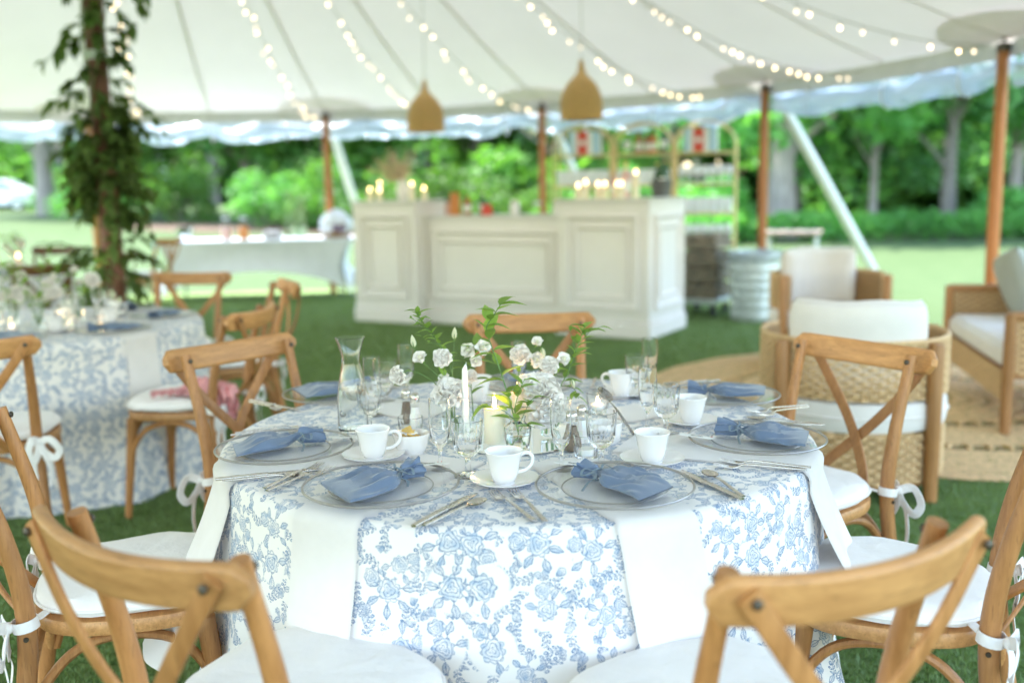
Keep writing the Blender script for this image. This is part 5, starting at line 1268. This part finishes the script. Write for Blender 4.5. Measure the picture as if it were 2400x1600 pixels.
t = thing('glass_bowl', 'clear glass bowl at the left end of the buffet table', 'bowl', tuple(onbt(-.95, 0))); obj('bowl', MB().lathe([(.001, 0), (.05, 0), (.09, .08), (.105, .17), (.10, .17), (.085, .08), (.001, .012)], 24), MT['glass'], t)
for i in range(8):
    o = obj('white_plate', MB().lathe([(.001, 0), (.08, 0), (.125, .014), (.126, .018), (.08, .006), (.001, .005)], 28), MT['china'], None, onbt(.16, .05)+Vector((0, 0, .011*i))); tag(o, 'white plate in the stack on the buffet table', 'plate', 'stacked plates on the buffet table')
for i, (x, y, h) in enumerate(((.40, 0, .62), (.50, .12, .52), (.56, -.06, .58))):
    t = thing('tall_cylinder_vase', ('tallest', 'shortest', 'middle-height')[i] + ' clear cylinder vase on the buffet table', 'vase', tuple(onbt(x, y)), 0, 'tall cylinder vases'); obj('glass_body', MB().lathe([(.001, 0), (.06, 0), (.062, .01), (.062, h), (.058, h), (.058, .016), (.001, .014)], 22), MT['thin'], t)
    obj('foot_water', MB().lathe([(.001, .015), (.0575, .016), (.0575, h*.25), (.001, h*.25+.001)], 20), MT['water'], t)
t = thing('bread_basket', 'basket heaped with a white cloth bundle at the right end of the buffet', 'basket', tuple(onbt(1.0, 0)))
mb = MB()
for i in range(9): mb.tube([(.20*(.8+.02*i)*math.cos(x), .17*(.8+.02*i)*math.sin(x), .01+.014*i) for x in np.linspace(0, 2*PI, 25)[:-1]], .008, 5, closed=True)
obj('woven_rim', mb, MT['wicker_in'], t); rg = random.Random(3)
obj('lining', MB().grid(28, 12, lambda u, v: ((.21*math.sin(PI*.62*v)+.012*math.sin(9*2*PI*u+v*7))*math.cos(2*PI*u), (.18*math.sin(PI*.62*v)+.012*math.sin(7*2*PI*u))*math.sin(2*PI*u), .36-.28*v**1.4+.02*math.sin(5*2*PI*u+9*v)), wrap=True), MT['whitecloth'], t)
obj('stripe', MB().grid(12, 6, lambda u, v: (-.02+.17*u, -.185+.03*u*u-.01*math.sin(v*3), .08+.10*v+.01*math.sin(u*9))), MT['bread'], t)

# ------------------------------------------------------------------ lounge: wicker barrel chairs, sofa, rug
def strand_wall(mb, cx, fnr, a0, a1, z0, z1, rowh, colw, R, th=.008):
    """basket weave made of real strands on a curved wall of radius R"""
    rows = max(2, int(round((z1-z0)/rowh))); cols = max(4, int(round(abs(a1-a0)*R/colw)))
    for r in range(rows):
        z = z0+(r+.5)*(z1-z0)/rows; h = (z1-z0)/rows*.94
        pts = []; n = cols*4
        for i in range(n+1):
            a = a0+(a1-a0)*i/n; rad = R+th*math.cos(PI*(i/4+r)); pts.append((cx[0]+rad*math.cos(a), cx[1]+rad*math.sin(a), z))
        mb.sweep(pts, [(-.0035, -h*.42), (.0035, -h*.5+.002), (.0052, 0), (.0035, h*.5-.002), (-.0035, h*.42), (-.0045, 0)], (0, 0, 1))
    for c in range(cols+1):
        a = a0+(a1-a0)*c/cols; mb.tube([(cx[0]+R*math.cos(a), cx[1]+R*math.sin(a), z0), (cx[0]+R*math.cos(a), cx[1]+R*math.sin(a), z1)], .004, 5)
def puff(w_, h, th, n=24, e=.35):
    """pillow: rounded in outline, bulging in thickness; x width, z height, y thickness"""
    mb = MB()
    def side(s):
        def fn(u, v):
            a, b = 2*u-1, 2*v-1; ex = math.copysign(abs(a)**1.0, a); q = 1-abs(a)**4; p = 1-abs(b)**4; t_ = max(0, q*p)**.45
            x = w_/2*a*(1-.035*(b*b)); z = h/2*b*(1-.035*(a*a)); 
            k = max(abs(a), abs(b)); rr = .12
            return (x, s*(th/2*t_+.001), z+.004*math.sin(5*a+2*b)*t_)
        return fn
    mb.grid(n, n, side(-1)); mb.grid(n, n, side(1)); return mb
def barrel(x, y, face, lb, lbb, lbs):
    rz = math.atan2(face[1], face[0])-PI/2; t = thing('wicker_armchair', lb, 'armchair', (x, y, .012), rz, 'wicker barrel armchairs')
    R = .40; a0, a1 = R_(-215), R_(35)   # open to the front (+Y)
    mb = MB(); strand_wall(mb, (0, 0), None, a0, a1, .445, .69, .0195, .034, R); o = obj('upper_weave', mb, MT['wicker'], t); o['kind'] = 'stuff'
    mb = MB(); strand_wall(mb, (0, 0), None, a0, a1, .08, .30, .0195, .034, R*.985); o = obj('lower_weave', mb, MT['wicker'], t); o['kind'] = 'stuff'
    obj('backing', MB().grid(41, 3, lambda u, v: ((R-.014)*math.cos(a0+(a1-a0)*u), (R-.014)*math.sin(a0+(a1-a0)*u), .45+.235*v)), MT['wicker_in'], t)
    obj('backing', MB().grid(41, 3, lambda u, v: ((R*.985-.014)*math.cos(a0+(a1-a0)*u), (R*.985-.014)*math.sin(a0+(a1-a0)*u), .085+.21*v)), MT['wicker_in'], t)
    pts = [((R+.002)*math.cos(a), (R+.002)*math.sin(a), .697) for a in np.linspace(a0, a1, 41)]; obj('top_rail', MB().tube(pts, .011, 8), MT['wicker'], t)
    for a in (-137, -43, 30, 150):
        p = Vector((math.cos(R_(a)), math.sin(R_(a)), 0))*(R+.030); h = .69 if a < 0 else .70
        obj('post', MB().tube([p+Vector((0, 0, 0)), p+Vector((0, 0, .3)), p+Vector((0, 0, h-.02)), p+Vector((0, 0, h))], [.029, .032, .033, .028], 14), MT['teak'], t)
    obj('base_frame', MB().lathe([(.30, .06), (R-.01, .06), (R-.01, .10), (.30, .10)], 40, closed=True), MT['teak'], t)
    s = thing('seat_cushion', lbs, 'cushion', (x, y, .012), rz, 'pale lounge cushions')
    prof = [(.001, .305), (R-.03, .305), (R+.002, .312), (R+.010, .335), (R+.010, .41), (R+.002, .434), (R-.04, .442), (.001, .452)]
    obj('pad', MB().lathe(prof, 48, fr=lambda i, a: 1+.006*math.sin(7*a)), MT['linen_w'], s); obj('piping', MB().tube([((R+.012)*math.cos(a), (R+.012)*math.sin(a), .372) for a in np.linspace(0, 2*PI, 49)[:-1]], .005, 6, closed=True), MT['linen_w'], s)
    b = thing('back_cushion', lbb, 'cushion', (x, y, .012), rz, 'pale lounge cushions')
    def bend(s):
        def fn(u, v):
            a, b_ = 2*u-1, 2*v-1; t_ = max(0, (1-abs(a)**5)*(1-abs(b_)**5))**.4; an = R_(-90)+a*.98; rr = .315+s*(.075*t_)
            hh = .215*(b_)*(1-.03*a*a); return (rr*math.cos(an), rr*math.sin(an)-.01, .655+hh+.004*math.sin(a*6))
        return fn
    mb = MB(); mb.grid(36, 20, bend(-1)); mb.grid(36, 20, bend(1)); obj('pillow', mb, MT['linen_w' if 'behind' in lbb else 'linen'], b)
barrel(1.56, 4.50, (.25, .97), 'round wicker barrel armchair seen from behind, on the jute rug', 'white back cushion behind the near cross-back chair, in the barrel armchair', 'white seat cushion showing between the two bands of weave')
barrel(2.34, 7.35, (-.02, -1), 'wicker armchair facing us at the far side of the rug', 'cream back cushion of the armchair facing us', 'cream seat cushion of the armchair facing us')
# sofa
SX = Vector((3.20, 5.88, .012)); SF = Vector((-.978, .208, 0)); srz = math.atan2(SF.y, SF.x)-PI/2   # local +Y = front
t = thing('wicker_sofa', 'wicker and wood sofa with pale cushions at the right edge', 'sofa', tuple(SX), srz); W2, D2 = .74, .40
for x in (-W2, W2):
    for y in (-D2, D2): obj('leg', MB().tube([(x, y, 0), (x, y, .3), (x, y, .66)], [.028, .032, .03], 12), MT['teak'], t)
    sgn = 1 if x > 0 else -1
    mb = MB(); rows = 16
    for r in range(rows): z = .33+.30*(r+.5)/rows; mb.sweep([(x+.007*math.cos(PI*(i/2+r)), y, z) for i, y in enumerate(np.linspace(-D2+.03, D2-.03, 41))], [(-.003, -.008), (.003, -.008), (.005, 0), (.003, .008), (-.003, .008), (-.005, 0)], (0, 0, 1))
    o = obj('arm_weave', mb, MT['wicker'], t); o['kind'] = 'stuff'
    obj('arm_backing', MB().box((x, 0, .48), (.008, 2*D2-.08, .29), 0), MT['wicker_in'], t)
    obj('arm_rail', MB().tube([(x, -D2, .645), (x, D2, .645)], .026, 10), MT['teak'], t)
mb = MB()
for r in range(10): z = .17+.16*(r+.5)/10; mb.sweep([(x, D2+.004+.006*math.cos(PI*(i/2+r)), z) for i, x in enumerate(np.linspace(-W2+.03, W2-.03, 71))], [(-.003, -.007), (.003, -.007), (.005, 0), (.003, .007), (-.003, .007), (-.005, 0)], (0, 0, 1))
o = obj('apron_weave', mb, MT['wicker'], t); o['kind'] = 'stuff'
obj('apron', MB().box((0, D2-.012, .25), (2*W2-.06, .02, .17), .003), MT['teak'], t); obj('back_panel', MB().box((0, -D2, .48), (2*W2-.06, .03, .33), .004), MT['teak'], t); obj('seat_deck', MB().box((0, 0, .315), (2*W2-.06, 2*D2-.05, .03), .004), MT['teak'], t)
c = thing('sofa_cushion', 'thick pale seat cushion on the wicker sofa', 'cushion', tuple(SX), srz); obj('pad', MB().box((0, .02, .405), (2*W2-.09, 2*D2-.02, .145), .04), MT['linen_w'], c)
for px, ry, mk, lb in ((.50, R_(12), 'sage', 'sage green throw pillow leaning at the far end of the sofa'), (-.35, R_(-6), 'linen_w', 'pale back pillow at the near end of the sofa')):
    c = thing('throw_pillow', lb, 'pillow', tuple(SX + Matrix.Rotation(srz, 3, 'Z') @ Vector((px, .04, .70))), 0, None, rot=(R_(-20), ry, srz)); obj('pillow', puff(.48, .44, .16), MT[mk], c)
# rug
rug = thing('jute_rug', 'round braided jute rug with scalloped edge under the wicker chairs', 'rug', (2.62, 6.2, .008)); RR = 1.86
obj('backing', MB().lathe([(.001, .001), (RR-.06, .001), (RR-.06, .004), (.001, .004)], 80), MT['jute_dk'], rug)
for k in range(17):
    r = .10+.105*k; n = max(24, int(2*PI*r/.05)); mb = MB(); openw = k in (6, 11)
    if openw:   # open lattice ring: dark gaps between knots
        for i in range(n//2): a = 4*PI*i/n; mb.tube([((r-.045)*math.cos(a), (r-.045)*math.sin(a), .010), (r*math.cos(a+.02/r), r*math.sin(a+.02/r), .013), ((r+.045)*math.cos(a), (r+.045)*math.sin(a), .010)], .012, 6)
    else:
        def fn(u, v):
            a = 2*PI*u; i = u*n*1.0; w_ = (v-.5)*.098; z = .0055+.010*math.sqrt(max(0, 1-(2*v-1)**2))*(.75+.35*abs(math.sin(PI*i*1.0+ (3.0*v)))); 
            rr = r+w_+(.018*abs(math.sin(PI*22*u))*v if k == 16 else 0); return (rr*math.cos(a), rr*math.sin(a), z)
        mb.grid(n*3, 7, fn, wrap=True)
    obj('braid', mb, MT['jute'], rug)

# ------------------------------------------------------------------ settings on the two other tables
def mini_setting(T, a, wd, cl, nap=True, g='far'):
    p = T+Vector((math.cos(a), math.sin(a), 0))*.57
    t = thing('charger_plate', 'clear glass charger plate on the %s' % wd, 'plate', (p.x, p.y, TZ+.0035), 0, 'glass charger plates'); obj('glass_plate', me_charger(), None, t); obj('rim', me_rim(), None, t)
    pouch(p.x, p.y, TZ+.0108, a+PI+R_(60), int(a*10) % 17, 'blue satin pouch on the plate at the %s' % wd)
    if nap: napkin(cl, T, a, wd, 'white napkin hanging at the %s' % wd, 0, .36)
    q = T+Vector((math.cos(a+.42), math.sin(a+.42), 0))*.36; cup(q.x, q.y, a, 'at the ' + wd)
    for k, dl in ((0, -.30), (1, -.16)):
        q = T+Vector((math.cos(a+dl), math.sin(a+dl), 0))*(.36-.04*k); glassware((me_goblet, me_flute)[k], ('water_goblet', 'champagne_flute')[k], ('crystal goblet', 'champagne flute')[k] + ' at the ' + wd, 'glass', q.x, q.y, group=('crystal water goblets', 'champagne flutes')[k])
mini_setting(T2, R_(-33), 'right front of the left table', cl2); mini_setting(T2, R_(20), 'right side of the left table', cl2, False); mini_setting(T2, R_(68), 'far side of the left table', cl2, False)
mini_setting(T2, R_(-80), 'near side of the left table', cl2, False)
for a, wd in ((-35, 'near side of the far left table'), (10, 'right side of the far left table')): mini_setting(T3, R_(a), wd, cl3, False)
def mini_flowers(T, off, wd, seed, s=1.0, n=7):
    rg = random.Random(seed); c = T+Vector(off)
    t = cylvase('glass_vase', c.x, c.y, .032, .11, 'clear vase of white flowers ' + wd, 'vase', TZ, 0, .5)
    f = thing('flower_bunch', 'bunch of white roses with greenery ' + wd, 'flowers', (c.x, c.y, TZ+.02), 0, 'flower bunches on the other tables')
    for i in range(n):
        a = rg.uniform(0, 6.28); h = rg.uniform(.12, .24)*s; e = Vector((.085*math.cos(a)*rg.uniform(.5, 1.3), .085*math.sin(a)*rg.uniform(.5, 1.2), h)); spray(f, [(0, 0, 0), e*.5+Vector((0, 0, .02)), e], .0015, 3, seed+i, .9, .4); bloom(f, e, (e.x*4, e.y*4-.6, .35), ('rose', 'peony', 'rose')[i % 3], rg.uniform(.65, .9), seed*3+i)
    for i in range(3): a = rg.uniform(0, 6.28); spray(f, [(0, 0, 0), (.05*math.cos(a), .05*math.sin(a), .15), (.11*math.cos(a), .11*math.sin(a), .26*s), (.16*math.cos(a), .16*math.sin(a), .30*s)], .0015, 12, seed+20+i, 1.0, .3)
mini_flowers(T2, (.06, -.16, 0), 'at the centre of the left table', 31); mini_flowers(T2, (-.14, .0, 0), 'left of centre on the left table', 32); mini_flowers(T2, (.14, .10, 0), 'right of centre on the left table', 35, n=4)
mini_flowers(T3, (.1, -.1, 0), 'on the far left table', 33, 1.2); mini_flowers(T3, (.32, .15, 0), 'at the right of the far left table', 34, 1.0)
for x, y, wd in ((.20, -.14, 'right of the flowers on the left table'), (-.02, -.26, 'in front of the flowers on the left table'), (.03, .2, 'behind the flowers on the left table'), (.28, .05, 'farthest right on the left table')): votive(T2.x+x, T2.y+y, wd)
for x, y, h, wd in ((.1, -.25, .10, 'in front on the far left table'), (.25, -.12, .15, 'taller on the far left table'), (.38, .0, .12, 'right on the far left table'), (-.05, .1, .2, 'tallest on the far left table')):
    p = T3+Vector((x, y, TZ)); t = thing('pillar_candle', 'lit pillar candle ' + wd, 'candle', tuple(p), 0, 'ivory pillar candles'); obj('wax', MB().lathe([(.001, 0), (.03, 0), (.03, h), (.001, h-.004)], 18), MT['wax'], t); flame_part(t, h, 2.0, m='flame_far')

# ------------------------------------------------------------------ trees, hedge, shrubs, far things
LM = {'dk': m_leaf('forest_leaf', (.075, .23, .06), (.17, .42, .11), .5, .5), 'md': m_leaf('maple_leaf', (.050, .15, .030), (.12, .27, .055), .5, .5), 'lt': m_leaf('sunny_leaf', (.05, .135, .025), (.115, .225, .05), .5, .5), 'bl': m_leaf('bluish_leaf', (.09, .25, .10), (.19, .43, .17), .5, .5)}
nrng = np.random.default_rng(5)
def leaf_cloud(C, Rad, n, size, rng):
    """n leaf quads clumped in ellipsoids: C (k,3) centres, Rad (k,3)"""
    k = rng.integers(0, len(C), n); u = rng.normal(0, 1, (n, 3)); u /= np.linalg.norm(u, axis=1)[:, None]; rr = rng.random(n)**.45
    P = C[k]+u*rr[:, None]*Rad[k]
    a = rng.normal(0, 1, (n, 3)); a[:, 2] *= .6; a /= np.linalg.norm(a, axis=1)[:, None]; b = rng.normal(0, 1, (n, 3)); b = np.cross(a, b); b /= np.linalg.norm(b, axis=1)[:, None]
    s = size*(.6+.8*rng.random(n))[:, None]; V = np.stack([P-a*s, P+b*s*.45, P+a*s, P-b*s*.45], 1); return V.reshape(-1, 3)
def tree(x, y, h, cr, zlow, mk, bark, lb, n=5000, leaf=.13, tr=.16, name='tree', lean=0., group='trees behind the lawn', trunk=True):
    z0 = ground_z(x, y); t = thing(name, lb, 'tree', (x, y, z0), 0, group)
    rg = random.Random(int(x*31+y*17)); mb = MB(); top = (lean*h, 0, h*.8)
    mb.tube(catmull([(0, 0, -.1), (lean*h*.2, .05, h*.2), (lean*h*.5+.1, 0, h*.5), top], 4), [tr*(1.25-.95*i/12) for i in range(13)], 10)
    K = 26; C = []; Rd = []
    for i in range(K):
        a = rg.uniform(0, 6.28); f = rg.random(); zz = zlow+(h-zlow)*f; rad = cr*math.sqrt(max(.05, 1-abs(2*f-.75)**2.2*.8))*rg.uniform(.25, .95); c = (rad*math.cos(a)+lean*zz, rad*math.sin(a), zz); C.append(c); q = rg.uniform(.28, .48)*cr; Rd.append((q, q, q*.6))
        if trunk and i % 2 == 0: mb.tube(catmull([(lean*zz*.5, 0, max(.6, zz*.55)), (c[0]*.5, c[1]*.5, zz*.85), c], 3), [tr*.32, tr*.28, tr*.24, tr*.2, tr*.15, tr*.1, tr*.05], 6)
    obj('trunk', mb, MT[bark], t)
    obj('crown', tri_mesh('crown', leaf_cloud(np.array(C), np.array(Rd), n, leaf, nrng), 4), LM[mk], t)
trees = [ # x, y, h, crown r, low, leaf, bark, trunk radius, lean, label
    (6.6, 24.3, 11, 3.6, 2.6, 'dk', 'bark', .30, .0, 'tree with a thick grey trunk behind the white guy strap'),
    (9.6, 26.5, 10, 2.6, 2.8, 'bl', 'barkl', .10, .01, 'slender pale-barked tree right of the thick grey trunk'),
    (10.6, 24.2, 9, 2.8, 2.4, 'dk', 'barkd', .17, -.01, 'dark-trunked tree left of the right-hand side pole'),
    (12.6, 25.0, 10, 3.2, 1.2, 'bl', 'bark', .16, 0, 'bushy bluish green tree at the right picture edge'),
    (4.4, 27.5, 10, 3.4, 1.6, 'md', 'barkd', .18, 0, 'mid green tree behind the gold shelves'),
    (8.2, 29.0, 12, 4.0, .8, 'dk', 'barkd', .2, 0, 'dense dark tree behind the slender pale trunk'),
    (1.6, 33, 10, 3.6, 1.4, 'md', 'barkd', .2, 0, 'mid green tree behind the bar centre'),
    (-1.2, 36, 9, 3.4, 2.2, 'lt', 'barkd', .14, .02, 'bright green tree left of the bar lamps'),
    (-6.2, 34, 9, 3.6, 1.0, 'md', 'barkd', .2, 0, 'broad green tree behind the buffet table pole'),
    (-9.0, 35, 10, 3.8, 2.6, 'dk', 'barkd', .30, 0, 'dark-trunked tree left of the buffet table'),
    (-13.2, 38, 10, 4.2, 2.2, 'lt', 'barkl', .14, 0, 'sunlit tree right of the leafy pole'),
    (-18.4, 40, 11, 4.0, 2.8, 'md', 'bark', .33, -.02, 'tree with a broad pale grey trunk at far left'),
    (-24.5, 55, 11, 5.2, .6, 'md', 'bark', .25, 0, 'leafy tree behind the parked white car'),
    (-3.4, 43, 10, 4.2, .3, 'md', 'barkd', .2, 0, 'full green tree seen above the pampas vase'),
    (-8.0, 47, 10, 4.2, .3, 'lt', 'barkd', .2, 0, 'bright tree far behind the buffet table'),
    (-17.0, 58, 12, 5.0, .5, 'lt', 'bark', .25, 0, 'bright far tree between the grey trunk and the leafy pole')]
for x, y, h, cr, zl, mk, bk, tr, ln, lb in trees: tree(x, y, h, cr, zl, mk, bk, lb, 5200 if y < 40 else 3600, .16 if y < 30 else .24, tr, 'tree', ln)
def shrub(x, y, r, h, mk, lb, n=3200, leaf=.09):
    z0 = ground_z(x, y); t = thing('shrub', lb, 'shrub', (x, y, z0), 0, 'shrubs along the lawn'); rg = random.Random(int(x*13+y*7)); C = []; Rd = []; mb = MB()
    for i in range(16): a = rg.uniform(0, 6.28); q = rg.random()**.5; zz = h*rg.uniform(.12, .85)*(1-.35*q); C.append((r*.75*q*math.cos(a), r*.75*q*math.sin(a), zz)); s = rg.uniform(.25, .42); Rd.append((r*s, r*s, h*s*.8)); mb.tube([(0, 0, 0), (C[-1][0]*.6, C[-1][1]*.6, zz*.6), C[-1]], [.03, .02, .006], 5)
    obj('stems', mb, MT['barkd'], t); obj('foliage', tri_mesh('foliage', leaf_cloud(np.array(C), np.array(Rd), n, leaf, nrng), 4), LM[mk], t)
for a in ((-4.6, 29.5, 2.3, 2.4, 'md', 'rounded green shrub behind the buffet table', ), (-7.0, 30, 1.8, 2.0, 'dk', 'dark shrub left of the rounded one behind the buffet'), (-2.2, 27, 1.9, 2.3, 'lt', 'pale yellow-green shrub behind the pampas vase'), (-.2, 25, 1.9, 1.9, 'lt', 'bright shrub behind the middle of the bar'), (1.5, 24.5, 1.4, 1.5, 'md', 'low green shrub left of the gold shelves'), (2.9, 23.5, 1.3, 1.7, 'dk', 'dark shrub behind the gold shelves'), (4.7, 23.2, 1.3, 1.9, 'dk', 'dark shrub right of the gold shelves'), (-11.0, 33, 1.6, 2.2, 'lt', 'pale shrub seen just right of the leafy pole'), (-14.5, 36, 2.0, 1.9, 'dk', 'dark shrub right of the broad grey trunk'), (-20.5, 47, 2.4, 2.6, 'md', 'shrub beside the parked white car'), (11.8, 23.3, 1.2, 1.4, 'dk', 'shrub before the bluish tree at right')): shrub(*a)
# clipped hedge along the right side
hx = [(5.2, 22.6), (8.5, 22.9), (12.5, 22.4), (16, 21.0)]
for k in range(3):
    p0, p1 = Vector((*hx[k], 0)), Vector((*hx[k+1], 0)); c = (p0+p1)/2; d = p1-p0; t = thing('hedge', ('left', 'middle', 'right-hand')[k] + ' stretch of low clipped hedge along the lawn at right', 'hedge', tuple(c), math.atan2(d.y, d.x), 'low hedges'); L_ = d.length
    C = []; Rd = []
    for i in range(26): C.append((-L_/2+L_*i/25, nrng.uniform(-.2, .2), nrng.uniform(.22, .46))); Rd.append((.34, .38, .30))
    obj('foliage', tri_mesh('foliage', leaf_cloud(np.array(C), np.array(Rd), 5200, .055, nrng), 4), LM['dk'], t)
    mb = MB()
    for i in range(12): x = -L_/2+L_*(i+.5)/12; mb.tube([(x, 0, 0), (x+.05, .05, .4)], .015, 5)
    obj('stems', mb, MT['barkd'], t)
# the far wood closes the view
C = []; Rd = []
for i in range(1010):
    a = nrng.uniform(R_(30), R_(150)) if i < 620 else (nrng.uniform(R_(84), R_(125)) if i < 900 else nrng.uniform(R_(58), R_(76))); rr = nrng.uniform(36, 44) if a < R_(88) else nrng.uniform(62, 74); x, y = rr*math.cos(a), rr*math.sin(a); z = 8.5*nrng.random()**1.3+.3; C.append((x, y, z)); q = nrng.uniform(1.6, 2.8); Rd.append((q, q, q*.7))
o = obj('far_wood', tri_mesh('far_wood', leaf_cloud(np.array(C), np.array(Rd), 130000, .34, nrng), 4), LM['md']); o['kind'] = 'stuff'; tag(o, 'green mass of the wood beyond the lawn', 'wood')
# mulch bed under the shrubs
mb = MB(); mb.grid(30, 3, lambda u, v: (-12+14*u, 31.5-5*u+(v-.5)*3.2+.3*math.sin(u*20), ground_z(-12+14*u, 31.5-5*u+(v-.5)*3.2)+.02)); g = obj('mulch_bed', mb, MT['mulch']); g['kind'] = 'structure'
# posts
for x, y, h, lb in ((-14.8, 43, 2.3, 'white post far off right of the leafy pole'),):
    z0 = ground_z(x, y); t = thing('white_post', lb, 'post', (x, y, z0)); obj('shaft', MB().tube([(0, 0, -.1), (0, 0, h)], .24, 12), MT['strap'], t); obj('cap', MB().lathe([(.27, h), (.28, h+.05), (.001, h+.18)], 12), MT['strap'], t)
# parked car
def car(x, y, rz, lb):
    t = thing('parked_car', lb, 'car', (x, y, ground_z(x, y)), rz); W = .88
    side = [(-2.2, .30), (-2.25, .62), (-2.1, .88), (-1.35, 1.0), (-.75, 1.42), (.75, 1.47), (1.55, 1.02), (2.05, .95), (2.2, .70), (2.22, .32)]
    mb = MB(); n = len(side); vs = []
    for yy, k in ((-W, .0), (-W*.8, 1), (W*.8, 1), (W, 0)):
        for (px, pz) in side: 
            top = pz > 1.0; vs.append((px*(1 if k else .985), yy*(.84 if top else 1), pz*(1 if k else (.985 if not top else .985))))
    fs = [(r*n+i, r*n+(i+1) % n, (r+1)*n+(i+1) % n, (r+1)*n+i) for r in range(3) for i in range(n)] + [tuple(range(n))[::-1], tuple(range(3*n, 4*n))]
    obj('body', mb.add(vs, fs), MT['carw'], t)
    for s in (-1, 1):
        for x0, x1 in ((-1.15, -.08), (.02, 1.25)): obj('side_window', MB().add([(x0-.05*(x0 < -1), s*W*.895, 1.02), (x1+.1*(x1 > 1), s*W*.895, 1.02), (x1-.35*(x1 > 1), s*W*.845, 1.36), (x0+.35*(x0 < -1), s*W*.845, 1.36)], [(0, 1, 2, 3)]), MT['carg'], t)
        for wx in (-1.38, 1.38): o = obj('wheel', MB().tube([(wx, s*.70, .32), (wx, s*.90, .32)], .32, 18), MT['black'], t); obj('rim', MB().tube([(wx, s*.89, .32), (wx, s*.915, .32)], .20, 14), MT['galv'], o)
    for s in (-1, 1): obj('headlight', MB().box((2.14, s*.62, .72), (.12, .3, .14), .03), MT['thin'], t)
    obj('windscreen', MB().add([(1.50, -.68, 1.045), (1.50, .68, 1.045), (.82, .64, 1.44), (.82, -.64, 1.44)], [(0, 1, 2, 3)]), MT['carg'], t)
car(-24.6, 48, R_(6), 'white car parked on the grass at the far left')
t = thing('blue_barrel', 'bright blue drum beside the parked car at the far left', 'drum', (-21.3, 47.4, ground_z(-21.3, 47.4))); obj('drum', MB().lathe([(.001, 0), (.30, 0), (.32, .05), (.32, .42), (.34, .45), (.32, .48), (.32, .85), (.30, .9), (.001, .9)], 20), MT['blue'], t); obj('lid_ring', MB().tube([(.31*math.cos(a), .31*math.sin(a), .9) for a in np.linspace(0, 2*PI, 21)[:-1]], .02, 6, closed=True), MT['greymetal'], t)
